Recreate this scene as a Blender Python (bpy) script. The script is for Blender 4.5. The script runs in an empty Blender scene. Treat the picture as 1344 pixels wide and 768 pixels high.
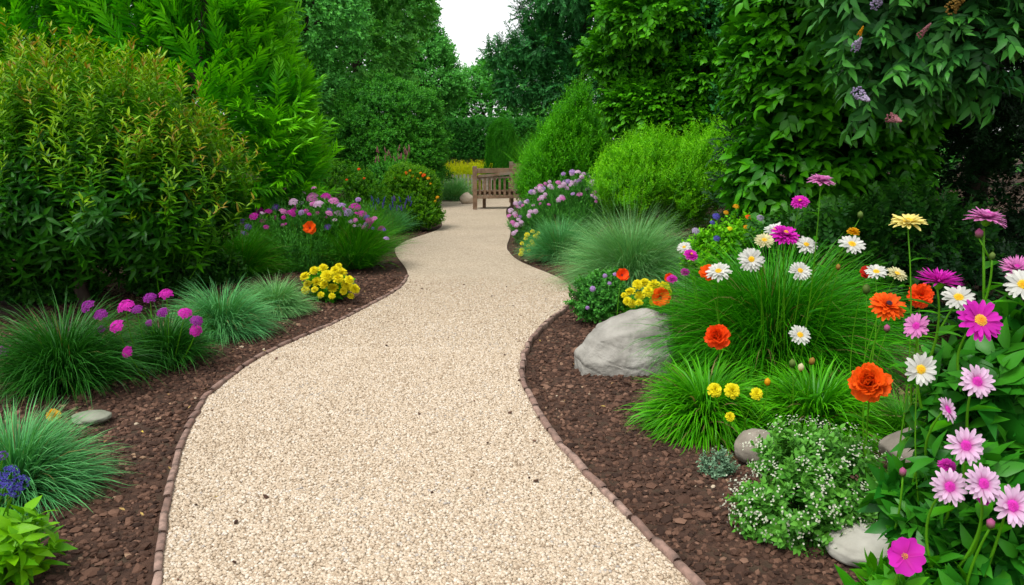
import bpy, bmesh, math, random
import numpy as np
from mathutils import Vector, Matrix

rng = np.random.default_rng(11)
random.seed(11)
SC = bpy.context.scene
COL = SC.collection
R = math.radians

# ------------------------------------------------------------------ camera, sky, sun, exposure
H = 1.55                      # eye height (m)
LENS = 28.0
F = 1344 * LENS / 36.0        # focal length in photo pixels
PITCH = math.atan((384 - 190) / F)
cam_d = bpy.data.cameras.new('camera'); cam_d.lens = LENS; cam_d.sensor_width = 36
cam_d.clip_start = 0.05; cam_d.clip_end = 1000
cam = bpy.data.objects.new('camera', cam_d); COL.objects.link(cam)
cam.location = (0, 0, H); cam.rotation_euler = (math.pi / 2 - PITCH, 0, 0)
SC.camera = cam

SUN_EL, SUN_AZ = R(62), R(215)      # azimuth from +Y clockwise: behind and to the left of the camera
world = bpy.data.worlds.new('World'); SC.world = world; world.use_nodes = True
wn = world.node_tree.nodes; wl = world.node_tree.links
for n in list(wn): wn.remove(n)
wo = wn.new('ShaderNodeOutputWorld'); wb = wn.new('ShaderNodeBackground')
sky = wn.new('ShaderNodeTexSky'); sky.sky_type = 'NISHITA'; sky.sun_disc = False
sky.sun_elevation = SUN_EL; sky.sun_rotation = SUN_AZ; sky.air_density = 1.0; sky.dust_density = 1.5
hs = wn.new('ShaderNodeHueSaturation'); hs.inputs['Saturation'].default_value = 0.10   # overcast: nearly white
wl.new(sky.outputs[0], hs.inputs['Color']); wl.new(hs.outputs[0], wb.inputs['Color'])
wb.inputs['Strength'].default_value = 0.15
wl.new(wb.outputs[0], wo.inputs['Surface'])

sun_d = bpy.data.lights.new('sun', 'SUN'); sun_d.energy = 1.5; sun_d.angle = R(22); sun_d.color = (1, .965, .91)
sun = bpy.data.objects.new('sun', sun_d); COL.objects.link(sun)
sdir = Vector((math.sin(SUN_AZ) * math.cos(SUN_EL), math.cos(SUN_AZ) * math.cos(SUN_EL), math.sin(SUN_EL)))
sun.rotation_euler = sdir.to_track_quat('Z', 'Y').to_euler(); sun.location = (0, 0, 20)

SC.view_settings.view_transform = 'Standard'; SC.view_settings.look = 'None'
SC.view_settings.exposure = 0.88; SC.view_settings.gamma = 1.0; SC.view_settings.use_curve_mapping = False
SC.render.engine = 'CYCLES'
SC.cycles.max_bounces = 6; SC.cycles.diffuse_bounces = 2; SC.cycles.glossy_bounces = 2
SC.cycles.transmission_bounces = 3; SC.cycles.use_denoising = True
SC.cycles.caustics_reflective = False; SC.cycles.caustics_refractive = False

# ------------------------------------------------------------------ pixel -> world helpers (photo pixels, 1344 x 768)
cp, sp = math.cos(PITCH), math.sin(PITCH)
def ray(px, py):
    u = (px - 672) / F; v = (384 - py) / F
    return np.array([u, cp + v * sp, -sp + v * cp])
def G(px, py, z=0.0):
    d = ray(px, py); t = (z - H) / d[2]
    return np.array([0, 0, H]) + t * d
def AT(px, py, Y):
    d = ray(px, py); return np.array([0, 0, H]) + d * (Y / d[1])
def MPP(px, py, Y):                      # metres per photo pixel there
    return (Y / ray(px, py)[1]) / F

# ------------------------------------------------------------------ materials
def new_mat(name):
    m = bpy.data.materials.new(name); m.use_nodes = True
    nt = m.node_tree
    for n in list(nt.nodes): nt.nodes.remove(n)
    return m, nt, nt.nodes, nt.links
def mixrgb(nt, fac, a, b, blend='MIX'):
    n = nt.nodes.new('ShaderNodeMix'); n.data_type = 'RGBA'; n.blend_type = blend
    for sock, v in ((n.inputs['Factor'], fac), (n.inputs['A'], a), (n.inputs['B'], b)):
        pass
    ins = [n.inputs[0], n.inputs[6], n.inputs[7]]
    for sock, v in zip(ins, (fac, a, b)):
        if isinstance(v, bpy.types.NodeSocket): nt.links.new(v, sock)
        elif isinstance(v, (int, float)): sock.default_value = v
        else: sock.default_value = (*v, 1) if len(v) == 3 else v
    return n.outputs[2]
def attr(nt, name):
    n = nt.nodes.new('ShaderNodeAttribute'); n.attribute_name = name
    return n.outputs['Fac']
def math_n(nt, op, a, b=None):
    n = nt.nodes.new('ShaderNodeMath'); n.operation = op
    for i, v in enumerate((a, b)):
        if v is None: continue
        if isinstance(v, bpy.types.NodeSocket): nt.links.new(v, n.inputs[i])
        else: n.inputs[i].default_value = v
    return n.outputs[0]
def objvar(nt, col, amount=.25):
    """slight per-object variation of value"""
    oi = nt.nodes.new('ShaderNodeObjectInfo')
    h = nt.nodes.new('ShaderNodeHueSaturation')
    v = math_n(nt, 'MULTIPLY_ADD', oi.outputs['Random'], amount); v.node.inputs[2].default_value = 1 - amount / 2
    nt.links.new(v, h.inputs['Value']); nt.links.new(col, h.inputs['Color'])
    return h.outputs[0]
def foliage(name, dark, light, young=None, rough=.5, transl=.3, ypow=2.0, spec=.22, straw=0, bronze=None):
    m, nt, N, L = new_mat(name)
    def sat(c, k=1.22, g=1.22):
        l = .2126 * c[0] + .7152 * c[1] + .0722 * c[2]
        return tuple(max(.003, (l + (x - l) * k) * g) for x in c)
    dark, light = sat(dark), sat(light); young = sat(young) if young is not None else None
    c = mixrgb(nt, attr(nt, 'rnd'), dark, light)
    if young is not None:
        f = math_n(nt, 'POWER', attr(nt, 'age'), ypow)
        k = math_n(nt, 'MULTIPLY_ADD', attr(nt, 'rnd'), .95); k.node.inputs[2].default_value = .38
        f = math_n(nt, 'MULTIPLY', f, k); f.node.use_clamp = True
        c = mixrgb(nt, f, c, young)
    if bronze: c = mixrgb(nt, math_n(nt, 'MULTIPLY', math_n(nt, 'GREATER_THAN', attr(nt, 'rnd'), .66), math_n(nt, 'MULTIPLY', math_n(nt, 'GREATER_THAN', attr(nt, 'age'), .74), .75)), c, bronze)
    if straw: c = mixrgb(nt, math_n(nt, 'GREATER_THAN', attr(nt, 'rnd'), 1 - straw), c, (.24, .19, .07))
    p = N.new('ShaderNodeBsdfPrincipled'); p.inputs['Roughness'].default_value = rough
    p.inputs['Specular IOR Level'].default_value = spec
    t = N.new('ShaderNodeBsdfTranslucent'); mx = N.new('ShaderNodeMixShader'); o = N.new('ShaderNodeOutputMaterial')
    L.new(c, p.inputs['Base Color'])
    tc = mixrgb(nt, 1.0, c, (1.0, 1.0, .35), 'MULTIPLY')
    L.new(tc, t.inputs['Color']); mx.inputs[0].default_value = transl
    L.new(p.outputs[0], mx.inputs[1]); L.new(t.outputs[0], mx.inputs[2]); L.new(mx.outputs[0], o.inputs['Surface'])
    return m
_pm = {}
def petal_mat(name, base, tip, mid=.5, transl=.4):
    if name in _pm: return _pm[name]
    m, nt, N, L = new_mat('petal ' + name)
    f = attr(nt, 'age')
    r = N.new('ShaderNodeMapRange'); r.inputs['From Min'].default_value = max(0, mid - .3); r.inputs['From Max'].default_value = min(1, mid + .3)
    r.interpolation_type = 'SMOOTHSTEP'; L.new(f, r.inputs['Value'])
    c = mixrgb(nt, r.outputs[0], base, tip)
    v = math_n(nt, 'MULTIPLY_ADD', attr(nt, 'rnd'), .3); v.node.inputs[2].default_value = .78
    h = N.new('ShaderNodeHueSaturation'); L.new(v, h.inputs['Value']); L.new(c, h.inputs['Color'])
    p = N.new('ShaderNodeBsdfPrincipled'); p.inputs['Roughness'].default_value = .6; p.inputs['Specular IOR Level'].default_value = .2
    t = N.new('ShaderNodeBsdfTranslucent'); mx = N.new('ShaderNodeMixShader'); o = N.new('ShaderNodeOutputMaterial')
    L.new(h.outputs[0], p.inputs['Base Color']); L.new(h.outputs[0], t.inputs['Color']); mx.inputs[0].default_value = transl
    L.new(p.outputs[0], mx.inputs[1]); L.new(t.outputs[0], mx.inputs[2]); L.new(mx.outputs[0], o.inputs['Surface'])
    _pm[name] = m
    return m
def surface(name, c1, c2, scale=8, rough=.8, bump=.3, bscale=40, c3=None, stretch=None, dist=.01, spec=.3):
    m, nt, N, L = new_mat(name)
    tc = N.new('ShaderNodeTexCoord'); src = tc.outputs['Object']
    if stretch:
        mp = N.new('ShaderNodeMapping'); mp.inputs['Scale'].default_value = stretch; L.new(src, mp.inputs['Vector']); src = mp.outputs[0]
    n1 = N.new('ShaderNodeTexNoise'); n1.inputs['Scale'].default_value = scale; n1.inputs['Detail'].default_value = 6; L.new(src, n1.inputs['Vector'])
    rp = N.new('ShaderNodeMapRange'); rp.inputs['From Min'].default_value = .35; rp.inputs['From Max'].default_value = .65; L.new(n1.outputs[0], rp.inputs['Value'])
    c = mixrgb(nt, rp.outputs[0], c1, c2)
    if c3 is not None:
        n3 = N.new('ShaderNodeTexNoise'); n3.inputs['Scale'].default_value = scale * .37; n3.inputs['Detail'].default_value = 8; L.new(src, n3.inputs['Vector'])
        r3 = N.new('ShaderNodeMapRange'); r3.inputs['From Min'].default_value = .52; r3.inputs['From Max'].default_value = .68; L.new(n3.outputs[0], r3.inputs['Value'])
        c = mixrgb(nt, r3.outputs[0], c, c3)
    n2 = N.new('ShaderNodeTexNoise'); n2.inputs['Scale'].default_value = bscale; n2.inputs['Detail'].default_value = 8; L.new(src, n2.inputs['Vector'])
    b = N.new('ShaderNodeBump'); b.inputs['Strength'].default_value = bump; b.inputs['Distance'].default_value = dist; L.new(n2.outputs[0], b.inputs['Height'])
    p = N.new('ShaderNodeBsdfPrincipled'); p.inputs['Roughness'].default_value = rough; p.inputs['Specular IOR Level'].default_value = spec
    L.new(c, p.inputs['Base Color']); L.new(b.outputs[0], p.inputs['Normal'])
    o = N.new('ShaderNodeOutputMaterial'); L.new(p.outputs[0], o.inputs['Surface'])
    return m
def grains(name, cols, rough=.8):
    """loose grains: the colour ramp is picked by each grain's own number"""
    m, nt, N, L = new_mat(name)
    cr = N.new('ShaderNodeValToRGB'); cr.color_ramp.interpolation = 'LINEAR'
    el = cr.color_ramp.elements
    while len(el) < len(cols): el.new(.5)
    for e, (p, c) in zip(el, cols): e.position = p; e.color = (*c, 1)
    L.new(attr(nt, 'rnd'), cr.inputs[0])
    tc = N.new('ShaderNodeTexCoord'); n1 = N.new('ShaderNodeTexNoise'); n1.inputs['Scale'].default_value = 160; L.new(tc.outputs['Object'], n1.inputs['Vector'])
    v = math_n(nt, 'MULTIPLY_ADD', n1.outputs[0], .5); v.node.inputs[2].default_value = .75
    h = N.new('ShaderNodeHueSaturation'); L.new(v, h.inputs['Value']); L.new(cr.outputs[0], h.inputs['Color'])
    p = N.new('ShaderNodeBsdfPrincipled'); p.inputs['Roughness'].default_value = rough; p.inputs['Specular IOR Level'].default_value = .3
    L.new(h.outputs[0], p.inputs['Base Color'])
    o = N.new('ShaderNodeOutputMaterial'); L.new(p.outputs[0], o.inputs['Surface'])
    return m

# ------------------------------------------------------------------ mesh accumulation
class Acc:
    def __init__(s): s.V = []; s.T = []; s.r = []; s.a = []; s.n = 0
    def add(s, V, T, rnd, age):
        V = np.asarray(V, float).reshape(-1, 3); T = np.asarray(T, int).reshape(-1, 3)
        s.V.append(V); s.T.append(T + s.n); s.n += len(V)
        s.r.append(np.broadcast_to(np.asarray(rnd, float), (len(V),)) if np.ndim(rnd) == 0 else np.asarray(rnd, float))
        s.a.append(np.broadcast_to(np.asarray(age, float), (len(V),)) if np.ndim(age) == 0 else np.asarray(age, float))
    def get(s):
        return (np.concatenate(s.V), np.concatenate(s.T), np.concatenate(s.r), np.concatenate(s.a))
    def inst(s, tpl, Rm, P, S, rsh=None, rmix=.5):
        V, T, r, a = tpl; n = len(P)
        if n == 0: return
        W = np.einsum('nij,kj->nki', Rm * np.asarray(S).reshape(-1, 1, 1), V) + P[:, None, :]
        TT = (T[None] + (np.arange(n) * len(V))[:, None, None]).reshape(-1, 3)
        rr = np.broadcast_to(r[None], (n, len(V)))
        if rsh is not None: rr = rr * (1 - rmix) + rsh[:, None] * rmix
        s.add(W.reshape(-1, 3), TT, rr.reshape(-1), np.broadcast_to(a[None], (n, len(V))).reshape(-1))
def make_mesh(name, tpl, mat, origin=(0, 0, 0), smooth=True):
    V, T, r, a = tpl
    me = bpy.data.meshes.new(name)
    V = (V - np.asarray(origin)).astype(np.float32)
    me.vertices.add(len(V)); me.vertices.foreach_set('co', V.ravel())
    me.loops.add(len(T) * 3); me.loops.foreach_set('vertex_index', T.astype(np.int32).ravel())
    me.polygons.add(len(T)); me.polygons.foreach_set('loop_start', (np.arange(len(T)) * 3).astype(np.int32))
    me.polygons.foreach_set('use_smooth', np.full(len(T), smooth, bool))
    at = me.attributes.new('rnd', 'FLOAT', 'POINT'); at.data.foreach_set('value', np.clip(r, 0, 1).astype(np.float32))
    at = me.attributes.new('age', 'FLOAT', 'POINT'); at.data.foreach_set('value', np.clip(a, 0, 1).astype(np.float32))
    me.update(calc_edges=True)
    me.materials.append(mat)
    return me
def tag(o, label=None, cat=None, group=None, kind=None):
    if label: o['label'] = label
    if cat: o['category'] = cat
    if group: o['group'] = group
    if kind: o['kind'] = kind
    return o
def thing(name, label, cat, loc, group=None):
    o = bpy.data.objects.new(name, None); COL.objects.link(o); o.location = loc; o.empty_display_size = .1
    return tag(o, label, cat, group)
def obj(name, me, parent=None, loc=(0, 0, 0)):
    o = bpy.data.objects.new(name, me); COL.objects.link(o); o.location = loc
    if parent is not None: o.parent = parent
    return o
def part(name, acc, mat, parent, smooth=True):
    """a part built in world coordinates, hung on its thing"""
    tpl = acc.get() if isinstance(acc, Acc) else acc
    return obj(name, make_mesh(name, tpl, mat, parent.location, smooth), parent)

def norm(v): return v / np.maximum(np.linalg.norm(v, axis=-1, keepdims=True), 1e-9)
def frames(z, hint):
    z = norm(z); x = norm(np.cross(hint, z)); y = np.cross(z, x)
    return np.stack([x, y, z], axis=-1)
def rand_dirs(n): return norm(rng.normal(size=(n, 3)))

# ------------------------------------------------------------------ leaves, sprays
def leaf(L, W, fold=.25, droop=.25, fine=True, wpos=.42, tipw=.62):
    """one leaf along +y from the origin, its face to +z"""
    if fine:
        s = [0, .18, wpos, .72, 1.0]; w = [0.03, .62, 1, tipw, 0]
    else:
        s = [0, .45, 1.0]; w = [.0, 1, 0]
    V = []; idx = []
    for si, wi in zip(s, w):
        y = L * si; z = -droop * L * si * si
        if wi <= .001: idx.append([len(V)]); V.append((0, y, z))
        else:
            hw = W * wi / 2
            idx.append([len(V), len(V) + 1, len(V) + 2])
            V += [(-hw, y, z + fold * hw), (0, y, z), (hw, y, z + fold * hw)]
    T = []
    for a, b in zip(idx[:-1], idx[1:]):
        if len(a) == 1 and len(b) == 3: T += [(a[0], b[1], b[0]), (a[0], b[2], b[1])]
        elif len(a) == 3 and len(b) == 1: T += [(a[0], a[1], b[0]), (a[1], a[2], b[0])]
        elif len(a) == 3: T += [(a[0], a[1], b[1]), (a[0], b[1], b[0]), (a[1], a[2], b[2]), (a[1], b[2], b[1])]
    return np.array(V, float), np.array(T, int)
def rot_axis(axis, ang):
    return np.array(Matrix.Rotation(ang, 3, Vector(axis)))
def spray(n, Lt, L, W, ang=(70, 30), mode='spiral', lsize=(1, .5), droop=.25, fold=.25, fine=True, twig=True, twigw=.004, wob=.2, topage=1.0, per=1):
    """a twig along +z; leaves leave it at ang (base, tip) degrees. 'flat': in the x-z plane facing +y. age rises to the tip"""
    A = Acc(); bend = rng.normal(0, .12, 2)
    def axis_pt(s): return np.array([bend[0] * Lt * s * s, bend[1] * Lt * s * s, Lt * s])
    k = 0
    for i in range(n):
        s = (i + .5) / n; s = .12 + .88 * s
        for j in range(per):
            sc = (lsize[0] * (1 - s) + lsize[1] * s) * rng.uniform(.8, 1.15)
            V, T = leaf(L * sc, W * sc, fold, droop * rng.uniform(.3, 1.6), fine)
            a = R(ang[0] * (1 - s) + ang[1] * s + rng.normal(0, 9))
            if mode == 'flat':
                side = 1 if (k % 2) else -1
                # leaf y axis -> direction in xz plane; face (+z) -> +y
                B = np.array([[0, side * math.sin(a), 0], [0, 0, 1], [0, math.cos(a), 0]], float)
                B[:, 0] = np.cross(B[:, 1], B[:, 2])
                roll = rot_axis(B[:, 1], rng.normal(0, wob)); B = roll @ B
            else:
                phi = k * 2.39996 if per == 1 else (i * .9 + j * 2 * math.pi / per)
                phi += rng.normal(0, .15)
                d = np.array([math.cos(phi) * math.sin(a), math.sin(phi) * math.sin(a), math.cos(a)])
                f = np.array([-math.cos(phi) * math.cos(a), -math.sin(phi) * math.cos(a), math.sin(a)])
                B = np.stack([np.cross(d, f), d, f], axis=-1)
                B = rot_axis(d, rng.normal(0, wob)) @ B
            A.add(V @ B.T + axis_pt(s), T, rng.uniform(0, .8) + np.where(np.abs(V[:, 0]) < 1e-9, .22, 0.), s * topage)
            k += 1
    if twig:
        V = []; T = []
        for q, s in enumerate((0, .5, 1.0)):
            c = axis_pt(s); r = twigw * (1 - .7 * s)
            for w in range(3): V.append(c + np.array([math.cos(w * 2.094) * r, math.sin(w * 2.094) * r, 0]))
        for q in range(2):
            for w in range(3):
                a, b = q * 3 + w, q * 3 + (w + 1) % 3
                T += [(a, b, b + 3), (a, b + 3, a + 3)]
        A.add(V, T, .3, .5)
    return A.get()
def leafnoise(p, k, seed):
    q = p * k + seed
    return (np.sin(q[:, 0] * 1.7 + 1.3 * np.sin(q[:, 1] * 1.1)) + np.sin(q[:, 1] * 1.9 + 1.7 * np.sin(q[:, 2] * .9)) + np.sin(q[:, 2] * 2.1 + 1.1 * np.sin(q[:, 0] * 1.3))) / 3
def shell(lobes, n, thick=.3, lump=.12, lumpk=3.0, zmin=.05, gap=-.75):
    lb = np.array(lobes, float); c = lb[:, :3]; r = lb[:, 3:6]
    w = r[:, 0] * r[:, 1] + r[:, 1] * r[:, 2] + r[:, 0] * r[:, 2]; w = w / w.sum()
    P = []; Nn = []; got = 0; seed = rng.uniform(0, 50); it = 0
    while got < n and it < 60:
        it += 1; m = max(256, int((n - got) * 1.6))
        k = rng.choice(len(lb), m, p=w); d = rand_dirs(m)
        lumpv = leafnoise(d, lumpk, seed) * lump + leafnoise(d, lumpk * 2.7, seed + 9) * lump * .6
        p = c[k] + r[k] * d * ((1 + lumpv) * (1 - thick * rng.uniform(0, 1, m) ** 1.8))[:, None]
        ok = p[:, 2] > zmin
        for j in range(len(lb)):
            dn = np.linalg.norm((p - c[j]) / r[j], axis=1)
            ok &= (k == j) | (dn > 1 - thick * .8)
        ok &= leafnoise(p, 2.2 / max(.15, r.mean() * .6), seed + 3) > gap      # uneven, a few gaps
        nn = norm(d / r[k]); P.append(p[ok]); Nn.append(nn[ok]); got += ok.sum()
    P = np.concatenate(P)[:n]; Nn = np.concatenate(Nn)[:n]
    return P, Nn
def canopy(A, lobes, n, tpls, s=(.8, 1.2), up=.4, out=1.0, jit=.35, thick=.3, lump=.12, lumpk=3.0, zmin=.05, gap=-.75, back=0.35, facing='up'):
    P, Nn = shell(lobes, n, thick, lump, lumpk, zmin, gap)
    g = norm(out * Nn + up * np.array([0, 0, 1.]) + jit * rng.normal(size=Nn.shape))
    hint = norm(Nn * .6 + np.array([0, 0, 1.]) + .25 * rng.normal(size=Nn.shape)) if facing == 'up' else norm(Nn + .3 * rng.normal(size=Nn.shape))
    fr = frames(g, np.cross(hint, g) if False else hint)
    # y axis of frame should lie near hint: x = hint x z, y = z x x
    S = rng.uniform(s[0], s[1], len(P)); cl = leafnoise(P, 1.4, 4.2) * .5 + .5
    rsh = np.clip(.6 * cl + .4 * rng.uniform(size=len(P)), 0, 1)
    ks = rng.integers(0, len(tpls), len(P))
    Lt = np.array([t[0][:, 2].max() for t in tpls])
    for i, t in enumerate(tpls):
        q = ks == i
        A.inst(t, fr[q], P[q] - g[q] * (Lt[i] * S[q] * (1 - back))[:, None], S[q], rsh[q])
def tube(A, pts, r0, r1, sides=6, rnd=.5, age=.0):
    pts = np.asarray(pts, float); n = len(pts)
    tang = np.gradient(pts, axis=0); tang = norm(tang)
    ref = np.array([.31, .87, .12]); V = []; T = []
    for i in range(n):
        x = norm(np.cross(tang[i], ref)); y = np.cross(tang[i], x)
        r = r0 + (r1 - r0) * i / (n - 1)
        for k in range(sides):
            a = 2 * math.pi * k / sides
            V.append(pts[i] + r * (math.cos(a) * x + math.sin(a) * y))
    for i in range(n - 1):
        for k in range(sides):
            a, b = i * sides + k, i * sides + (k + 1) % sides
            T += [(a, b, b + sides), (a, b + sides, a + sides)]
    V.append(pts[-1]); 
    for k in range(sides): T.append(((n - 1) * sides + k, (n - 1) * sides + (k + 1) % sides, len(V) - 1))
    A.add(V, T, rnd, np.full(len(V), age))
def curve(p0, p1, sag=(0, 0, 0), n=7, wob=0):
    s = np.linspace(0, 1, n)[:, None]; p0 = np.asarray(p0, float); p1 = np.asarray(p1, float)
    c = p0 * (1 - s) + p1 * s + np.asarray(sag) * (4 * s * (1 - s))
    if wob: c[1:-1] += rng.normal(0, wob, (n - 2, 3))
    return c

# ------------------------------------------------------------------ grass blades
def blades(A, base, n, rb, length, width, el=(88, 40), droop=55, K=6, jitter=.15, elp=1.0, squash=1.0, azim=None):
    """n arching blades from a tuft of base radius rb at base"""
    az = rng.uniform(0, 2 * math.pi, n) if azim is None else rng.uniform(azim[0], azim[1], n)
    u = rng.uniform(0, 1, n) ** elp
    el0 = np.radians(el[0] * (1 - u) + el[1] * u)
    L = length * rng.uniform(.7, 1.08, n) * (1 - .12 * u)
    rad = rb * np.sqrt(rng.uniform(0, 1, n)) * (.35 + .65 * u)
    aoff = az + rng.normal(0, .5, n)
    x = base[0] + rad * np.cos(aoff); y = base[1] + rad * np.sin(aoff); z = np.full(n, base[2] - .01)
    dr = np.radians(droop) * rng.uniform(.5, 1.4, n)
    saz = az + rng.normal(0, jitter, n)
    side0 = np.stack([-np.sin(saz), np.cos(saz), np.zeros(n)], -1)
    tw = rng.normal(0, .5, n)
    W = width * rng.uniform(.7, 1.2, n)
    pts = []; wid = []
    pos = np.stack([x, y, z], -1)
    for k in range(K + 1):
        s = k / K
        e = el0 - dr * s ** 1.4 * 1.6
        d = np.stack([np.cos(e) * np.cos(saz), np.cos(e) * np.sin(saz), np.sin(e)], -1)
        nrm = np.cross(side0, d); sd = side0 * np.cos(tw)[:, None] + nrm * np.sin(tw)[:, None]
        pts.append((pos.copy(), sd)); pos = pos + d * (L / K)[:, None]
        wid.append(W * (.75 + .5 * s if s < .4 else .95 * (1 - ((s - .4) / .6) ** 1.8)))
    V = np.zeros((n, 2 * K + 1, 3)); age = np.zeros(2 * K + 1)
    for k in range(K):
        p, sd = pts[k]; V[:, 2 * k] = p - sd * (wid[k] / 2)[:, None]; V[:, 2 * k + 1] = p + sd * (wid[k] / 2)[:, None]
        age[2 * k:2 * k + 2] = k / K
    V[:, 2 * K] = pts[K][0]; age[2 * K] = 1
    V[:, :, 2] = np.maximum(V[:, :, 2], .004 + rng.uniform(0, .02, n)[:, None])
    T = []
    for k in range(K - 1): a = 2 * k; T += [(a, a + 1, a + 3), (a, a + 3, a + 2)]
    T.append((2 * K - 2, 2 * K - 1, 2 * K))
    T = np.array(T)
    TT = (T[None] + (np.arange(n) * (2 * K + 1))[:, None, None]).reshape(-1, 3)
    r = np.repeat(rng.uniform(0, 1, n), 2 * K + 1)
    A.add(V.reshape(-1, 3), TT, r, np.tile(age, n))

# ------------------------------------------------------------------ flower heads (unit radius, facing +z)
def petal_ring(A, n, r0, L, W, elev, curl, prof='daisy', cup=.15, jit=.06, phase=0, nv=6, notch=0, ruff=0, z0=0):
    nu = 5
    u = np.linspace(-1, 1, nu)
    for i in range(n):
        Li = L * rng.uniform(.9, 1.06); e0 = R(elev + rng.normal(0, 5)); cu = R(curl + rng.normal(0, 7))
        V = []; age = []; y = r0; z = z0
        ph = rng.uniform(0, 6)
        for k in range(nv):
            s = k / (nv - 1)
            if prof == 'daisy': w = W * (.5 + .9 * s if s < .5 else .95 * math.sqrt(max(.02, 1 - ((s - .5) / .52) ** 3)))
            elif prof == 'spike': w = W * (.7 + .5 * s if s < .4 else .9 * max(.05, 1 - ((s - .4) / .6) ** 2))
            else: w = W * (.25 + 1.3 * s if s < .6 else 1.03 * math.sqrt(max(.12, 1 - ((s - .6) / .45) ** 2.4 * .85)))
            e = e0 + cu * s
            if k: y += Li / (nv - 1) * math.cos(e); z += Li / (nv - 1) * math.sin(e)
            for uu in u:
                zz = z + cup * w * uu * uu; yy = y
                if notch and k == nv - 1: yy += notch * Li * (abs(uu) - .5) * (1 if True else 0)
                if ruff: zz += ruff * s * math.sin(ph + uu * 4.2 + s * 3); yy += ruff * .5 * s * math.cos(ph * 1.7 + uu * 5)
                V.append((uu * w / 2, yy, zz)); age.append(s)
        T = []
        for k in range(nv - 1):
            for q in range(nu - 1):
                a = k * nu + q; T += [(a, a + 1, a + nu + 1), (a, a + nu + 1, a + nu)]
        th = phase + 2 * math.pi * i / n + rng.normal(0, jit)
        M = np.array([[math.cos(th), -math.sin(th), 0], [math.sin(th), math.cos(th), 0], [0, 0, 1]])
        A.add(np.array(V) @ M.T, T, rng.uniform(), age)
def dome(A, r, h, z=0, n=70, bump=.16):
    """a disc of packed florets"""
    tp = ico_tpl
    for i in range(n):
        q = math.sqrt((i + .5) / n); a = i * 2.39996
        p = np.array([r * q * math.cos(a), r * q * math.sin(a), z + h * (1 - q * q)])
        A.add(tp[0] * r * bump * np.array([1, 1, 1.3]) + p, tp[1], rng.uniform(), q)
def _ico():
    bm = bmesh.new(); bmesh.ops.create_icosphere(bm, subdivisions=1, radius=1)
    bm.verts.ensure_lookup_table()
    V = np.array([v.co[:] for v in bm.verts]); T = np.array([[v.index for v in f.verts] for f in bm.faces]); bm.free()
    return V, T
ico_tpl = _ico()
FM = {}
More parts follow.
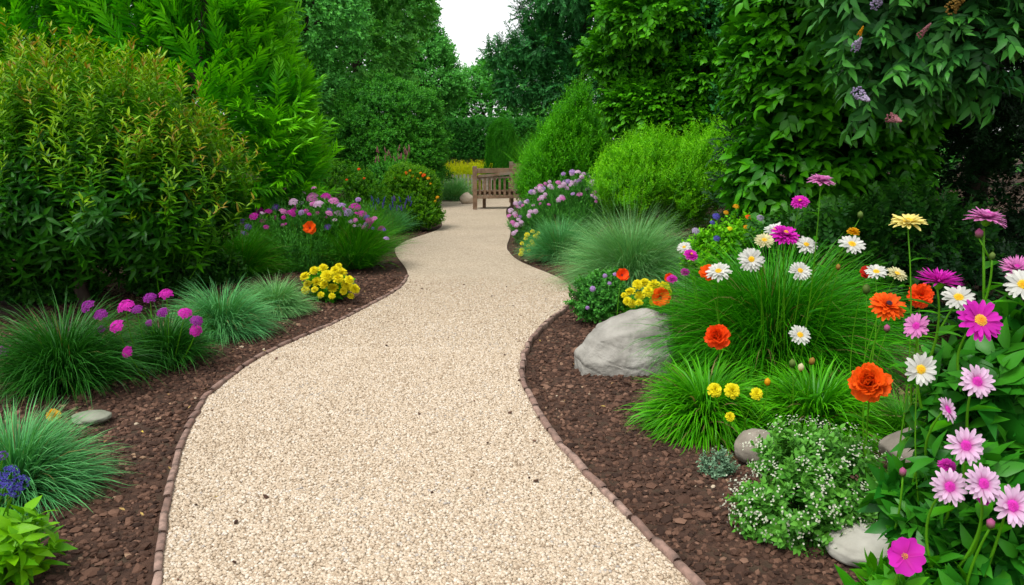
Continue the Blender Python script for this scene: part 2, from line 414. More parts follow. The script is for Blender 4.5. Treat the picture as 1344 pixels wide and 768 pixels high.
def head_mesh(kind, var):
    """returns (petals, centre or None)"""
    A = Acc(); C = None
    if kind == 'daisy':
        petal_ring(A, 17, .14, .86, .27, 12, -18, cup=.1)
        petal_ring(A, 14, .12, .74, .25, 24, -14, cup=.1, phase=.2, z0=.01)
        C = Acc(); dome(C, .26, .09, .05)
    elif kind == 'fulldaisy':
        petal_ring(A, 20, .14, .86, .24, 6, -14); petal_ring(A, 18, .12, .76, .23, 20, -14, phase=.15, z0=.02); petal_ring(A, 14, .1, .6, .2, 34, -14, phase=.3, z0=.03)
        C = Acc(); dome(C, .22, .1, .1)
    elif kind == 'zinnia':
        for k, (n, L, el) in enumerate(((20, .88, 2), (19, .8, 14), (16, .68, 28), (13, .52, 42), (10, .36, 58))):
            petal_ring(A, n, .1, L, .25, el, -16, phase=k * .17, z0=.03 * k, cup=.12)
        C = Acc(); dome(C, .14, .1, .26)
    elif kind == 'aster':
        for k, (n, L, el) in enumerate(((30, .92, 4), (28, .85, 18), (24, .7, 34), (18, .5, 52))):
            petal_ring(A, n, .08, L, .13, el, 4, prof='spike', phase=k * .11, z0=.03 * k, cup=.25)
        C = Acc(); dome(C, .14, .08, .2)
    elif kind == 'carnation':
        for k, (n, L, el) in enumerate(((11, .9, -8), (11, .85, 14), (10, .78, 34), (9, .7, 52), (7, .6, 70), (5, .5, 84))):
            petal_ring(A, n, .05, L, .62, el, 10, prof='broad', phase=k * .4, z0=.05 * k, cup=.1, ruff=.075, jit=.2, nv=7)
    elif kind == 'poppy':
        petal_ring(A, 4, .04, .95, 1.15, 30, -10, prof='broad', cup=.3, ruff=.08, nv=7)
        petal_ring(A, 4, .04, .85, 1.05, 48, -10, prof='broad', cup=.3, ruff=.08, phase=.78, nv=7)
        C = Acc(); dome(C, .16, .12, .12, 24)
    elif kind == 'five':
        petal_ring(A, 5, .03, .95, .98, 20, -16, prof='broad', cup=.14, notch=.05, ruff=.05, nv=9, jit=.1)
        C = Acc(); dome(C, .16, .14, .03, 26)
    elif kind == 'pompon':
        for k, (n, L, el) in enumerate(((16, .9, -4), (15, .82, 14), (13, .72, 32), (11, .6, 50), (8, .45, 68))):
            petal_ring(A, n, .06, L, .36, el, -8, prof='broad', phase=k * .2, z0=.05 * k, cup=.12, ruff=.04, nv=5)
    elif kind == 'cluster':          # a flat-domed head of small florets
        for i in range(34):
            q = math.sqrt((i + .5) / 34); a = i * 2.39996
            B = Acc(); petal_ring(B, 5, .02, .2, .17, 15, -20, prof='broad', nv=3)
            V, T, r, ag = B.get()
            zc = .5 * (1 - q * q) + rng.normal(0, .05); tl = q * .9
            d = np.array([math.cos(a) * math.sin(tl), math.sin(a) * math.sin(tl), math.cos(tl)])
            Fm = frames(d[None], np.array([[.3, .9, .1]]))[0]
            A.add(V @ Fm.T + np.array([q * .85 * math.cos(a), q * .85 * math.sin(a), zc]), T, rng.uniform(), ag)
    elif kind == 'cone':             # a tapering panicle of tiny florets, along +z
        for i in range(150):
            s = rng.uniform(0, 1); a = rng.uniform(0, 6.28); rr = .42 * (1 - s) ** .7 * rng.uniform(.7, 1)
            p = np.array([rr * math.cos(a), rr * math.sin(a), 2.0 * s - .2])
            A.add(ico_tpl[0] * rng.uniform(.05, .1) * np.array([1, 1, .7]) + p, ico_tpl[1], rng.uniform(), s)
    elif kind == 'spike':            # a narrow upright spike
        for i in range(60):
            s = rng.uniform(0, 1); a = rng.uniform(0, 6.28); rr = .22 * (1 - s) ** .5 * rng.uniform(.5, 1)
            p = np.array([rr * math.cos(a), rr * math.sin(a), 2.0 * s])
            A.add(ico_tpl[0] * rng.uniform(.07, .13) + p, ico_tpl[1], rng.uniform(), s)
    elif kind == 'umbel':            # a loose ball of small star flowers
        for i in range(40):
            d = rand_dirs(1)[0]; d[2] = abs(d[2]) * 1.2 - .25; d /= np.linalg.norm(d)
            B = Acc(); petal_ring(B, 6, .02, .24, .11, 40, -10, nv=3)
            V, T, r, ag = B.get(); Fm = frames(d[None], np.array([[.3, .9, .1]]))[0]
            A.add(V @ Fm.T + d * .75, T, rng.uniform(), ag)
    elif kind == 'bud':
        B = Acc()
        A.add(ico_tpl[0] * np.array([.7, .7, 1.0]) + np.array([0, 0, .3]), ico_tpl[1], .5, np.clip((ico_tpl[0][:, 2] + 1) / 2, 0, 1))
        petal_ring(A, 9, .35, .7, .35, 75, 25, nv=4, z0=-.2)
    return A, C
PC = {  # petal colours: near the centre, at the tip, where they meet
 'white': ((.68, .62, .25), (.68, .68, .63), .12), 'cream': ((.72, .56, .08), (.70, .66, .38), .3), 'pale yellow': ((.80, .55, .03), (.80, .70, .22), .35),
 'pink': ((.55, .10, .40), (.72, .25, .56), .3), 'pale pink': ((.62, .04, .40), (.78, .54, .73), .32), 'magenta': ((.42, .01, .27), (.58, .025, .40), .4),
 'bright magenta': ((.60, .02, .38), (.66, .02, .48), .4), 'orange': ((.92, .09, .004), (.95, .135, .006), .4), 'red orange': ((.92, .06, .004), (.95, .085, .006), .4),
 'red': ((.40, .01, .008), (.60, .025, .012), .4), 'yellow': ((.86, .72, .010), (.90, .80, .016), .4), 'golden': ((.75, .30, .004), (.80, .42, .006), .4),
 'lilac': ((.34, .14, .46), (.52, .34, .66), .3), 'light pink': ((.60, .30, .54), (.72, .52, .69), .3), 'purple': ((.22, .012, .24), (.36, .03, .36), .4),
 'violet': ((.13, .05, .38), (.24, .12, .52), .4), 'blue': ((.05, .04, .30), (.12, .11, .52), .4), 'grey lilac': ((.34, .28, .44), (.52, .45, .60), .4),
 'dusty pink': ((.34, .12, .14), (.46, .2, .22), .4), 'bronze': ((.22, .13, .02), (.38, .22, .04), .4), 'green bud': ((.07, .14, .02), (.16, .25, .05), .5), 'pink bud': ((.10, .13, .03), (.50, .12, .28), .5)}
CENTRE = {}
def centre_mat(col):
    if col not in CENTRE:
        c = {'yellow': ((.75, .38, .01), (.8, .52, .03)), 'magenta': ((.5, .02, .3), (.62, .04, .42)), 'dark': ((.03, .02, .03), (.08, .03, .05)), 'gold': ((.7, .25, .02), (.75, .4, .05))}[col]
        CENTRE[col] = petal_mat('centre ' + col, *c, .5, .05)
    return CENTRE[col]
CEN = {'white': 'yellow', 'cream': 'yellow', 'pale yellow': 'yellow', 'pale pink': 'magenta', 'pink': 'magenta', 'orange': 'dark', 'red orange': 'dark', 'red': 'dark', 'magenta': 'magenta', 'bright magenta': 'gold'}
def flower(parent, kind, colour, pos, radius, tilt=30, lean=0, label=None, name='flower', calyx=True):
    """a head at a world position; tilt: degrees from facing up towards facing the path end of the garden (the viewer's side)"""
    var = random.randrange(3 if kind in ('cluster', 'zinnia', 'daisy', 'fulldaisy', 'pompon') else 1)
    key = (kind, colour, var)
    if key not in FM:
        if ('geo', kind, var) not in FM: FM[('geo', kind, var)] = head_mesh(kind, var)
        A, C = FM[('geo', kind, var)]
        pm = petal_mat(colour, *PC[colour])
        FM[key] = (make_mesh(name + ' petals', A.get(), pm), make_mesh('flower centre', C.get(), centre_mat(CEN.get(colour, 'yellow'))) if C else None)
    me, ce = FM[key]
    o = obj(name, me, parent, Vector(pos) - parent.location)
    n = Vector((math.sin(R(lean)) * math.cos(R(tilt)), -math.sin(R(tilt)), math.cos(R(tilt)) * math.cos(R(lean)))).normalized()
    q = n.to_track_quat('Z', 'Y') @ Matrix.Rotation(random.uniform(0, 6.28), 3, 'Z').to_quaternion()
    o.rotation_euler = q.to_euler(); o.scale = (radius,) * 3
    if label: o['label'] = label
    if ce: obj('flower_centre', ce, o)
    if calyx and kind in ('daisy', 'fulldaisy', 'zinnia', 'aster', 'carnation', 'pompon'):
        obj('calyx', calyx_mesh(), o)
    return o, n
def calyx_mesh():
    if 'calyx' not in FM:
        A = Acc(); pts = [(0, 0, -.34), (0, 0, -.24), (0, 0, -.1), (0, 0, -.015)]
        rr = [.06, .17, .24, .25]; V = []; T = []; S = 10
        for p, r_ in zip(pts, rr):
            for k in range(S): V.append((r_ * math.cos(6.283 * k / S), r_ * math.sin(6.283 * k / S), p[2]))
        for i in range(3):
            for k in range(S):
                a, b = i * S + k, i * S + (k + 1) % S; T += [(a, b, b + S), (a, b + S, a + S)]
        A.add(V, T, .4, .3); petal_ring(A, 10, .17, .3, .14, 25, -5, nv=3, z0=-.12)
        FM['calyx'] = make_mesh('calyx', A.get(), M_stem)
    return FM['calyx']

# ------------------------------------------------------------------ foliage materials
M_stem = foliage('stem green', (.06, .17, .02), (.10, .25, .035), rough=.55, transl=.1)
M_bark = surface('bark', (.06, .04, .028), (.13, .095, .065), 14, .9, .6, 40, stretch=(1, 1, .25))
M_darkbark = surface('dark bark', (.03, .022, .016), (.07, .05, .036), 14, .9, .6, 40, stretch=(1, 1, .25))

# ================================================================== THE SETTING
LEFT = [(258, 560), (262, 564), (268, 572), (275, 579), (285, 577), (292, 580), (298, 581), (303, 572), (309, 553), (316, 532), (324, 519), (332, 516), (340, 522), (350, 533), (360, 538), (368, 536), (378, 528), (390, 508), (400, 488), (412, 466), (425, 440), (440, 405), (455, 370), (470, 340), (485, 317), (500, 298), (520, 276), (545, 257), (575, 243), (610, 233), (650, 225), (700, 217), (768, 210), (900, 200), (1100, 190)]
RIGHT = [(258, 700), (262, 690), (268, 672), (274, 664), (282, 664), (290, 668), (300, 671), (312, 669), (322, 665), (332, 666), (340, 673), (348, 690), (355, 712), (362, 732), (370, 746), (380, 755), (390, 756), (398, 750), (408, 737), (420, 720), (435, 703), (450, 692), (465, 685), (480, 682), (495, 682), (510, 686), (530, 694), (560, 712), (590, 735), (620, 764), (660, 802), (700, 845), (740, 883), (768, 910), (900, 1030), (1100, 1190)]
def edge(tab):
    py = np.array([t[0] for t in tab], float); px = np.array([t[1] for t in tab], float)
    q = np.concatenate([np.arange(258, 330, .25), np.arange(330, 520, .8), np.arange(520, 1100, 2.5)])
    x = np.interp(q, py, px)
    for _ in range(3):      # smooth
        x2 = x.copy(); x2[2:-2] = (x[:-4] + 2 * x[1:-3] + 3 * x[2:-2] + 2 * x[3:-1] + x[4:]) / 9; x = x2
    for _ in range(6):
        x2 = x.copy(); w = 6; 
        for i in range(w, len(x) - w): x2[i] = x[i - w:i + w + 1].mean()
        x = x2
    pts = np.array([G(a, b)[:2] for a, b in zip(x, q)])[::-1]
    d = pts[0] - pts[5]; d = d / np.linalg.norm(d)
    pts = np.vstack([[pts[0][0], -8], pts])
    return pts          # ordered by y
EL, ER = edge(LEFT), edge(RIGHT)
def xl(y): return np.interp(y, EL[:, 1], EL[:, 0])
def xr(y): return np.interp(y, ER[:, 1], ER[:, 0])

def gravel_mat():
    m, nt, N, L = new_mat('gravel surface')
    tc = N.new('ShaderNodeTexCoord')
    vo = N.new('ShaderNodeTexVoronoi'); vo.inputs['Scale'].default_value = 74; L.new(tc.outputs['Object'], vo.inputs['Vector'])
    cr = N.new('ShaderNodeValToRGB'); el = cr.color_ramp.elements
    el[0].position = 0; el[0].color = (.29, .215, .14, 1); el[1].position = 1; el[1].color = (.54, .455, .345, 1); e = el.new(.5); e.color = (.45, .365, .262, 1)
    sx = N.new('ShaderNodeSeparateColor'); L.new(vo.outputs['Color'], sx.inputs[0]); L.new(sx.outputs[0], cr.inputs[0])
    n1 = N.new('ShaderNodeTexNoise'); n1.inputs['Scale'].default_value = 1.3; n1.inputs['Detail'].default_value = 5; L.new(tc.outputs['Object'], n1.inputs['Vector'])
    v = math_n(nt, 'MULTIPLY_ADD', n1.outputs[0], .3); v.node.inputs[2].default_value = .85
    h = N.new('ShaderNodeHueSaturation'); L.new(v, h.inputs['Value']); L.new(cr.outputs[0], h.inputs['Color'])
    inv = math_n(nt, 'SUBTRACT', 1.0, vo.outputs['Distance'])
    b = N.new('ShaderNodeBump'); b.inputs['Strength'].default_value = .8; b.inputs['Distance'].default_value = .012; L.new(inv, b.inputs['Height'])
    p = N.new('ShaderNodeBsdfPrincipled'); p.inputs['Roughness'].default_value = .85; L.new(h.outputs[0], p.inputs['Base Color']); L.new(b.outputs[0], p.inputs['Normal'])
    o = N.new('ShaderNodeOutputMaterial'); L.new(p.outputs[0], o.inputs['Surface'])
    return m
# ground sheet, reaching the horizon
gx = np.concatenate([[-300, -60, -20], np.arange(-9, 9.01, .12), [20, 60, 300]])
gy = np.concatenate([[-300, -40, -8], np.arange(0, 14.01, .12), [20, 40, 100, 400]])
XX, YY = np.meshgrid(gx, gy); P = np.stack([XX.ravel(), YY.ravel(), np.zeros(XX.size)], -1)
din = np.maximum(xl(P[:, 1]) - P[:, 0], P[:, 0] - xr(P[:, 1]))          # >0 in the beds
fade = np.clip((din - .05) / .5, 0, 1) * np.clip((12 - np.abs(P[:, 1] - 4)) / 3, 0, 1)
P[:, 2] = -.02 + fade * (.02 + .022 * leafnoise(P, 2.3, 3) + .014 * leafnoise(P, 7.1, 8))
nx, ny = len(gx), len(gy); T = []
for j in range(ny - 1):
    a = j * nx + np.arange(nx - 1); T.append(np.stack([a, a + 1, a + nx + 1], -1)); T.append(np.stack([a, a + nx + 1, a + nx], -1))
A = Acc(); A.add(P, np.concatenate(T), .5, .5)
M_soil = surface('bed soil', (.036, .018, .011), (.078, .040, .025), 26, .95, .9, 55, c3=(.05, .034, .02), dist=.02)
tag(obj('ground', make_mesh('ground', A.get(), M_soil)), kind='structure')
# path
ys = np.unique(np.concatenate([[-8, -4, 0], np.linspace(.8, 12, 260), np.linspace(12, EL[-1, 1], 260)]))
ys = ys[ys <= min(EL[-1, 1], ER[-1, 1])]
A = Acc(); a_, b_ = xl(ys), xr(ys)
V = np.concatenate([np.stack([a_ * (1 - t) + b_ * t, ys, np.zeros_like(ys)], -1) for t in (0, .33, .67, 1)])
n = len(ys); T = []
for k in range(3):
    q = k * n + np.arange(n - 1); T += [np.stack([q, q + n, q + n + 1], -1), np.stack([q, q + n + 1, q + 1], -1)]
A.add(V, np.concatenate(T), .5, .5)
tag(obj('path', make_mesh('path', A.get(), gravel_mat())), kind='structure')
# loose pebbles lying on the path
def grain_field(npts, y0, y1, inside, size, flat, fadeout=None):
    out = []
    tot = 0
    while tot < npts:
        y = y0 + (y1 - y0) * rng.uniform(0, 1, npts) ** 1.25; x = rng.uniform(-3.6, 3.6, npts) if inside else rng.uniform(-4.6, 4.6, npts)
        d = np.maximum(xl(y) - x, x - xr(y))
        if fadeout: y = np.where(rng.uniform(0, 1, npts) < np.clip((y1 - y) / (y1 - fadeout), 0, 1), y, rng.uniform(y0, fadeout, npts)); d = np.maximum(xl(y) - x, x - xr(y))
        ok = (d < -.012) if inside else ((d > .06) & (np.abs(x) < 1.3 + y * .72))
        out.append(np.stack([x[ok], y[ok]], -1)); tot += ok.sum()
    p = np.concatenate(out)[:npts]
    return p
ico0 = None
def _ico0():
    bm = bmesh.new(); bmesh.ops.create_icosphere(bm, subdivisions=1, radius=1); bm.verts.ensure_lookup_table()
    V = np.array([v.co[:] for v in bm.verts]); T = np.array([[v.index for v in f.verts] for f in bm.faces]); bm.free(); return V, T
def _icosa():
    t = (1 + 5 ** .5) / 2
    V = np.array([(-1, t, 0), (1, t, 0), (-1, -t, 0), (1, -t, 0), (0, -1, t), (0, 1, t), (0, -1, -t), (0, 1, -t), (t, 0, -1), (t, 0, 1), (-t, 0, -1), (-t, 0, 1)], float)
    V /= np.linalg.norm(V[0])
    T = np.array([(0, 11, 5), (0, 5, 1), (0, 1, 7), (0, 7, 10), (0, 10, 11), (1, 5, 9), (5, 11, 4), (11, 10, 2), (10, 7, 6), (7, 1, 8), (3, 9, 4), (3, 4, 2), (3, 2, 6), (3, 6, 8), (3, 8, 9), (4, 9, 5), (2, 4, 11), (6, 2, 10), (8, 6, 7), (9, 8, 1)])
    return V, T
icosa = _icosa()
def scatter_grains(A, p2, z, size, flat, rough, szlo=.6, szhi=1.35):
    for v in range(8):
        q = np.arange(len(p2)) % 8 == v
        pts = p2[q]; n = len(pts)
        V = icosa[0] * (1 + rng.normal(0, rough, (12, 1))) * np.array([1, rng.uniform(.65, .95), flat])
        a = rng.uniform(0, 6.283, n); tl = rng.normal(0, .3, n); ta = rng.uniform(0, 6.28, n)
        zz = norm(np.stack([np.sin(tl) * np.cos(ta), np.sin(tl) * np.sin(ta), np.cos(tl)], -1))
        Fm = frames(zz, np.stack([np.cos(a), np.sin(a), np.zeros(n)], -1))
        S = size * rng.uniform(szlo, szhi, n)
        zc = z(pts) if callable(z) else np.full(n, z)
        pn = leafnoise(np.concatenate([pts, np.zeros((n, 1))], -1), 2.1, 5) * .5 + leafnoise(np.concatenate([pts, np.zeros((n, 1))], -1), 6.3, 2) * .5
        A.inst((V, icosa[1], np.zeros(12), np.zeros(12)), Fm, np.concatenate([pts, (zc + S * flat * .35)[:, None]], -1), S, np.clip(rng.uniform(0, 1, n) + .10 * pn, 0, 1), 1.0)
A = Acc()
scatter_grains(A, grain_field(118000, 2.2, 9.5, True, 0, 0, fadeout=6.0), 0.0, .0078, .7, .1)
M_peb = grains('pebbles', [(0, (.26, .19, .125)), (.06, (.40, .31, .215)), (.45, (.49, .395, .285)), (.8, (.56, .47, .36)), (.96, (.63, .56, .47)), (1, (.30, .27, .24))])
tag(obj('gravel', make_mesh('gravel', A.get(), M_peb)), kind='stuff')
# bark and stone chips on the beds
def gz(p):
    d = np.maximum(xl(p[:, 1]) - p[:, 0], p[:, 0] - xr(p[:, 1])); P3 = np.concatenate([p, np.zeros((len(p), 1))], -1)
    return -.02 + np.clip((d - .05) / .5, 0, 1) * (.02 + .022 * leafnoise(P3, 2.3, 3) + .014 * leafnoise(P3, 7.1, 8))
A = Acc()
scatter_grains(A, grain_field(76000, 2.0, 9.5, False, 0, 0), gz, .011, .55, .22, .4, 1.6)
scatter_grains(A, grain_field(9000, 8.5, 16, False, 0, 0), gz, .02, .5, .22, .5, 1.5)
scatter_grains(A, grain_field(7600, 2.0, 8.5, False, 0, 0), gz, .021, .5, .25, .6, 1.4)
M_chip = grains('mulch', [(0, (.026, .012, .007)), (.5, (.072, .035, .021)), (.86, (.125, .064, .040)), (.965, (.18, .10, .065)), (.985, (.30, .19, .115)), (1, (.42, .34, .24))], .85)
y = rng.uniform(2, 9, 5000); x = rng.uniform(-2.5, 2.5, 5000); d = np.minimum(x - xl(y), xr(y) - x); ok = (d > -.05) & (rng.uniform(0, 1, 5000) < np.where(d < .16, .16 * (1 - d / .2), .014))
scatter_grains(A, np.stack([x[ok], y[ok]], -1), .012, .010, .5, .25, .4, 1.4)          # bits strayed on to the gravel
tag(obj('mulch', make_mesh('mulch', A.get(), M_chip, smooth=False)), kind='stuff')
A = Acc(); n = 150; y = 2.1 + 6.5 * rng.uniform(0, 1, n) ** 1.2; x = rng.uniform(-2.8, 2.8, n); d = np.maximum(xl(y) - x, x - xr(y)); ok = (d > -.3) & (np.abs(x) < .4 + y * .72); x, y = x[ok], y[ok]
for k in range(len(x)):
    V, T = leaf(rng.uniform(.018, .04), rng.uniform(.008, .018), .4, rng.uniform(-.5, .5)); a = rng.uniform(0, 6.28); M = np.array(Matrix.Rotation(a, 3, 'Z') @ Matrix.Rotation(rng.normal(0, .3), 3, 'X'))
    p = np.array([[x[k], y[k]]]); A.add(V @ M.T + np.array([x[k], y[k], float(gz(p)[0]) + .02]), T, rng.uniform(), .5)
tag(obj('fallen_leaves', make_mesh('fallen_leaves', A.get(), grains('fallen leaves', [(0, (.16, .08, .03)), (.5, (.30, .19, .07)), (.85, (.42, .30, .08)), (1, (.55, .42, .06))]))), kind='stuff')
# brick edging along both sides of the path
def brick_row(A, E, side, y1):
    e = E[(E[:, 1] > .9) & (E[:, 1] < y1)]
    seg = np.linalg.norm(np.diff(e, axis=0), axis=1); s = np.concatenate([[0], np.cumsum(seg)])
    def at(d): return np.array([np.interp(d, s, e[:, 0]), np.interp(d, s, e[:, 1])])
    d = 0
    while d < s[-1] - .2:
        L = rng.uniform(.13, .24); n = 5; w = .033 * rng.uniform(.85, 1.1); h = .022 + rng.uniform(-.006, .005); tw = rng.normal(0, .006)
        V = []; T = []
        prof = [(.0, -.03), (.0, .7), (.16, .95), (.5, 1.04), (.84, .95), (1, .7), (1, -.03)]
        for k in range(n + 1):
            f = k / n; q = at(d + L * f * .97); q2 = at(d + L * f * .97 + .01); tg = (q2 - q) / max(1e-6, np.linalg.norm(q2 - q))
            nr = np.array([-tg[1], tg[0]]) * side; end = .86 if k in (0, n) else 1
            for (a, b) in prof:
                x = q + nr * (a * w + tw * (f - .5) * 2 - .002); zz = h * b * end if b > 0 else -.03
                V.append((x[0], x[1], zz + rng.normal(0, .0012)))
        m = len(prof)
        for k in range(n):
            for j in range(m - 1):
                a = k * m + j; T += [(a, a + 1, a + m + 1), (a, a + m + 1, a + m)]
        for b in (0, n * m):
            for j in range(1, m - 1): T.append((b, b + j, b + j + 1))
        A.add(V, T, rng.uniform(), .5); d += L + .004
A = Acc(); brick_row(A, EL, 1, 9.5); brick_row(A, ER, -1, 9.5)
def brick_mat():
    m, nt, N, L = new_mat('brick edging')
    c = mixrgb(nt, attr(nt, 'rnd'), (.22, .125, .095), (.36, .24, .19))
    tc = N.new('ShaderNodeTexCoord'); n1 = N.new('ShaderNodeTexNoise'); n1.inputs['Scale'].default_value = 30; n1.inputs['Detail'].default_value = 8; L.new(tc.outputs['Object'], n1.inputs['Vector'])
    r = N.new('ShaderNodeMapRange'); r.inputs['From Min'].default_value = .4; r.inputs['From Max'].default_value = .75; L.new(n1.outputs[0], r.inputs['Value'])
    c = mixrgb(nt, r.outputs[0], c, (.10, .065, .05))
    b = N.new('ShaderNodeBump'); b.inputs['Strength'].default_value = .6; b.inputs['Distance'].default_value = .006; L.new(n1.outputs[0], b.inputs['Height'])
    p = N.new('ShaderNodeBsdfPrincipled'); p.inputs['Roughness'].default_value = .85; L.new(c, p.inputs['Base Color']); L.new(b.outputs[0], p.inputs['Normal'])
    o = N.new('ShaderNodeOutputMaterial'); L.new(p.outputs[0], o.inputs['Surface']); return m
tag(obj('kerb', make_mesh('kerb', A.get(), brick_mat())), kind='structure')

# ================================================================== ROCKS
def rock(name, label, px, pyc, Y, size, mat, planes=9, seed=0, rot=0, group='rocks lying in the flower beds', noise=.05, sink=.12):
    r_ = np.random.default_rng(seed)
    bm = bmesh.new(); bmesh.ops.create_icosphere(bm, subdivisions=5, radius=1)
    V = np.array([v.co[:] for v in bm.verts])
    D = norm(V); rad = np.full(len(V), 1.0)
    for k in range(planes):            # cut by planes, softened
        n_ = norm(r_.normal(size=3) * np.array([1, 1, .8])); dd = r_.uniform(.68, .95)
        c = D @ n_; lim = np.where(c > .05, dd / np.maximum(c, .05), 9)
        rad = -np.log(np.exp(-rad * 24) + np.exp(-lim * 24)) / 24
    V = D * rad[:, None]
    V *= (1 + noise * leafnoise(V, 2.6, seed) + noise * .5 * leafnoise(V, 6.3, seed + 2) + noise * .22 * leafnoise(V, 15, seed + 5))[:, None]
    V = V * np.array(size) / 2
    for v, c in zip(bm.verts, V): v.co = c
    me = bpy.data.meshes.new(name); bm.to_mesh(me); bm.free()
    me.polygons.foreach_set('use_smooth', np.ones(len(me.polygons), bool)); me.materials.append(mat)
    p = AT(px, pyc, Y); o = obj(name, me, None, (p[0], Y, size[2] / 2 * (1 - 2 * sink))); o.rotation_euler = (0, 0, rot)
    return tag(o, label, 'rock', group)
M_rock = surface('grey rock', (.20, .19, .165), (.31, .295, .26), 7, .9, .6, 38, c3=(.38, .365, .33), dist=.016)
M_rock2 = surface('pale stone', (.33, .32, .27), (.46, .45, .39), 7, .85, .35, 50, c3=(.27, .28, .21), dist=.006)
M_rock3 = surface('brown grey stone', (.19, .165, .13), (.28, .245, .2), 8, .9, .4, 45, c3=(.15, .15, .1), dist=.008)
def boulder():
    bm = bmesh.new()
    pts = [(-.34, .0, -.05), (-.30, -.2, -.05), (-.04, -.27, -.05), (.30, -.22, -.05), (.40, .0, -.05), (.3, .3, -.05), (-.25, .28, -.05), (-.345, -.03, .13), (-.29, -.2, .085), (-.03, -.28, .06), (.30, -.235, .14),
           (-.27, -.03, .225), (-.13, .03, .325), (.06, .06, .42), (.17, .05, .435), (.36, .06, .37), (.40, .02, .2), (-.20, -.17, .225), (.02, -.19, .31), (.24, -.14, .36), (.25, .28, .3), (-.15, .27, .26)]
    for p in pts: bm.verts.new((p[0], p[1], p[2] * .93))
    r = bmesh.ops.convex_hull(bm, input=bm.verts[:])
    for v in [v for v in bm.verts if not v.link_faces]: bm.verts.remove(v)
    bmesh.ops.dissolve_limit(bm, angle_limit=R(4), verts=bm.verts[:], edges=bm.edges[:])
    bmesh.ops.bevel(bm, geom=bm.edges[:], offset=.009, segments=2, affect='EDGES', profile=.5)
    bmesh.ops.triangulate(bm, faces=bm.faces[:])
    for _ in range(4):
        lg = [e for e in bm.edges if e.calc_length() > .018]
        if not lg: break
        bmesh.ops.subdivide_edges(bm, edges=lg, cuts=1); bmesh.ops.triangulate(bm, faces=bm.faces[:])
    bm.normal_update()
    V = np.array([v.co[:] for v in bm.verts]); Nn = np.array([v.normal[:] for v in bm.verts])
    strat = np.abs(((V[:, 2] + .35 * V[:, 0] + .02 * leafnoise(V, 9, 2)) * 9) % 1 - .5)      # faint bedding cracks
    d = .012 * leafnoise(V, 7, 1) + .007 * leafnoise(V, 19, 5) + .004 * leafnoise(V, 47, 9) - .008 * np.clip(1 - strat / .07, 0, 1) * (leafnoise(V, 4, 6) > -.1)
    V = V + Nn * d[:, None]
    for v, c in zip(bm.verts, V): v.co = c
    me = bpy.data.meshes.new('boulder'); bm.to_mesh(me); bm.free(); me.polygons.foreach_set('use_smooth', np.ones(len(me.polygons), bool)); me.materials.append(M_rock)
    p = AT(817, 470, 5.5); o = obj('boulder', me, None, (p[0], 5.5, 0)); tag(o, 'large angular grey boulder beside the brick path edging', 'rock', 'rocks lying in the flower beds')
boulder()
rock('rounded_stone', 'round brown grey stone behind the white flowered herb', 992, 600, 3.72, (.22, .2, .2), M_rock3, 4, 9, .5)
rock('flat_stone', 'flat brown grey slab lying behind the orange carnation bloom', 1224, 530, 3.55, (.46, .4, .26), M_rock3, 5, 12, .2, sink=.05)
rock('smooth_stone', 'smooth pale oval stone under the magenta five petalled bloom', 1130, 740, 2.80, (.27, .25, .14), M_rock2, 0, 4, .3, noise=.05)
rock('mossy_stone', 'small flat greenish stone half sunk in the mulch by the blue grass', 122, 574, 4.32, (.22, .16, .07), surface('mossy stone', (.17, .185, .13), (.25, .26, .2), 9, .9, .4, 50, dist=.006), 2, 15, .2)

# ================================================================== WOODEN BENCH AND FENCES
M_wood = surface('weathered wood', (.14, .085, .05), (.25, .16, .10), 9, .85, .4, 40, c3=(.22, .18, .14), stretch=(1, 1, 1), dist=.004)
M_wood2 = surface('grey wood', (.22, .18, .14), (.34, .29, .23), 9, .9, .4, 40, dist=.004)
def box(bm, c, d, rot=None):
    r = bmesh.ops.create_cube(bm, size=1); M = Matrix.Translation(c) @ (rot.to_4x4() if rot else Matrix()) @ Matrix.Diagonal((*d, 1))
    bmesh.ops.transform(bm, matrix=M, verts=r['verts'])
def bmobj(name, bm, mat, parent, bev=.006):
    bmesh.ops.bevel(bm, geom=bm.edges[:], offset=bev, segments=2, affect='EDGES', profile=.6)
    me = bpy.data.meshes.new(name); bm.to_mesh(me); bm.free(); me.materials.append(mat)
    return obj(name, me, parent)
p0 = G(623.5, 275)
bench = thing('garden_bench', 'weathered wooden slat back bench at the end of the gravel path', 'bench', (p0[0], p0[1], 0)); bench.rotation_euler = (0, 0, R(12))
BL = 1.35
for x in (0, BL):
    bm = bmesh.new(); box(bm, (x, 0, .52), (.095, .095, 1.04)); bmobj('back_post', bm, M_wood, bench)
    bm = bmesh.new(); box(bm, (abs(x - .32), .52, .165), (.075, .075, .33)); bmobj('front_leg', bm, M_wood, bench)
    bm = bmesh.new(); box(bm, (abs(x - .32), .26, .30), (.04, .44, .06)); bmobj('side_rail', bm, M_wood, bench)
bm = bmesh.new(); box(bm, (BL / 2, 0, .93), (BL - .09, .05, .12)); bmobj('top_rail', bm, M_wood, bench)
bm = bmesh.new(); box(bm, (BL / 2, 0, .77), (BL - .09, .045, .05)); bmobj('middle_rail', bm, M_wood, bench)
bm = bmesh.new(); box(bm, (BL / 2, 0, .30), (BL - .09, .05, .08)); bmobj('lower_rail', bm, M_wood, bench)
for k in range(10):
    x = .12 + (BL - .24) * k / 9
    bm = bmesh.new(); box(bm, (x, .004, .545), (.055, .022, .405)); bmobj('back_slat', bm, M_wood, bench, .003)
for k in range(5):
    bm = bmesh.new(); box(bm, (BL / 2, .07 + k * .108, .435 - .004 * k), (BL - .02, .09, .03)); bmobj('seat_slat', bm, M_wood, bench, .004)
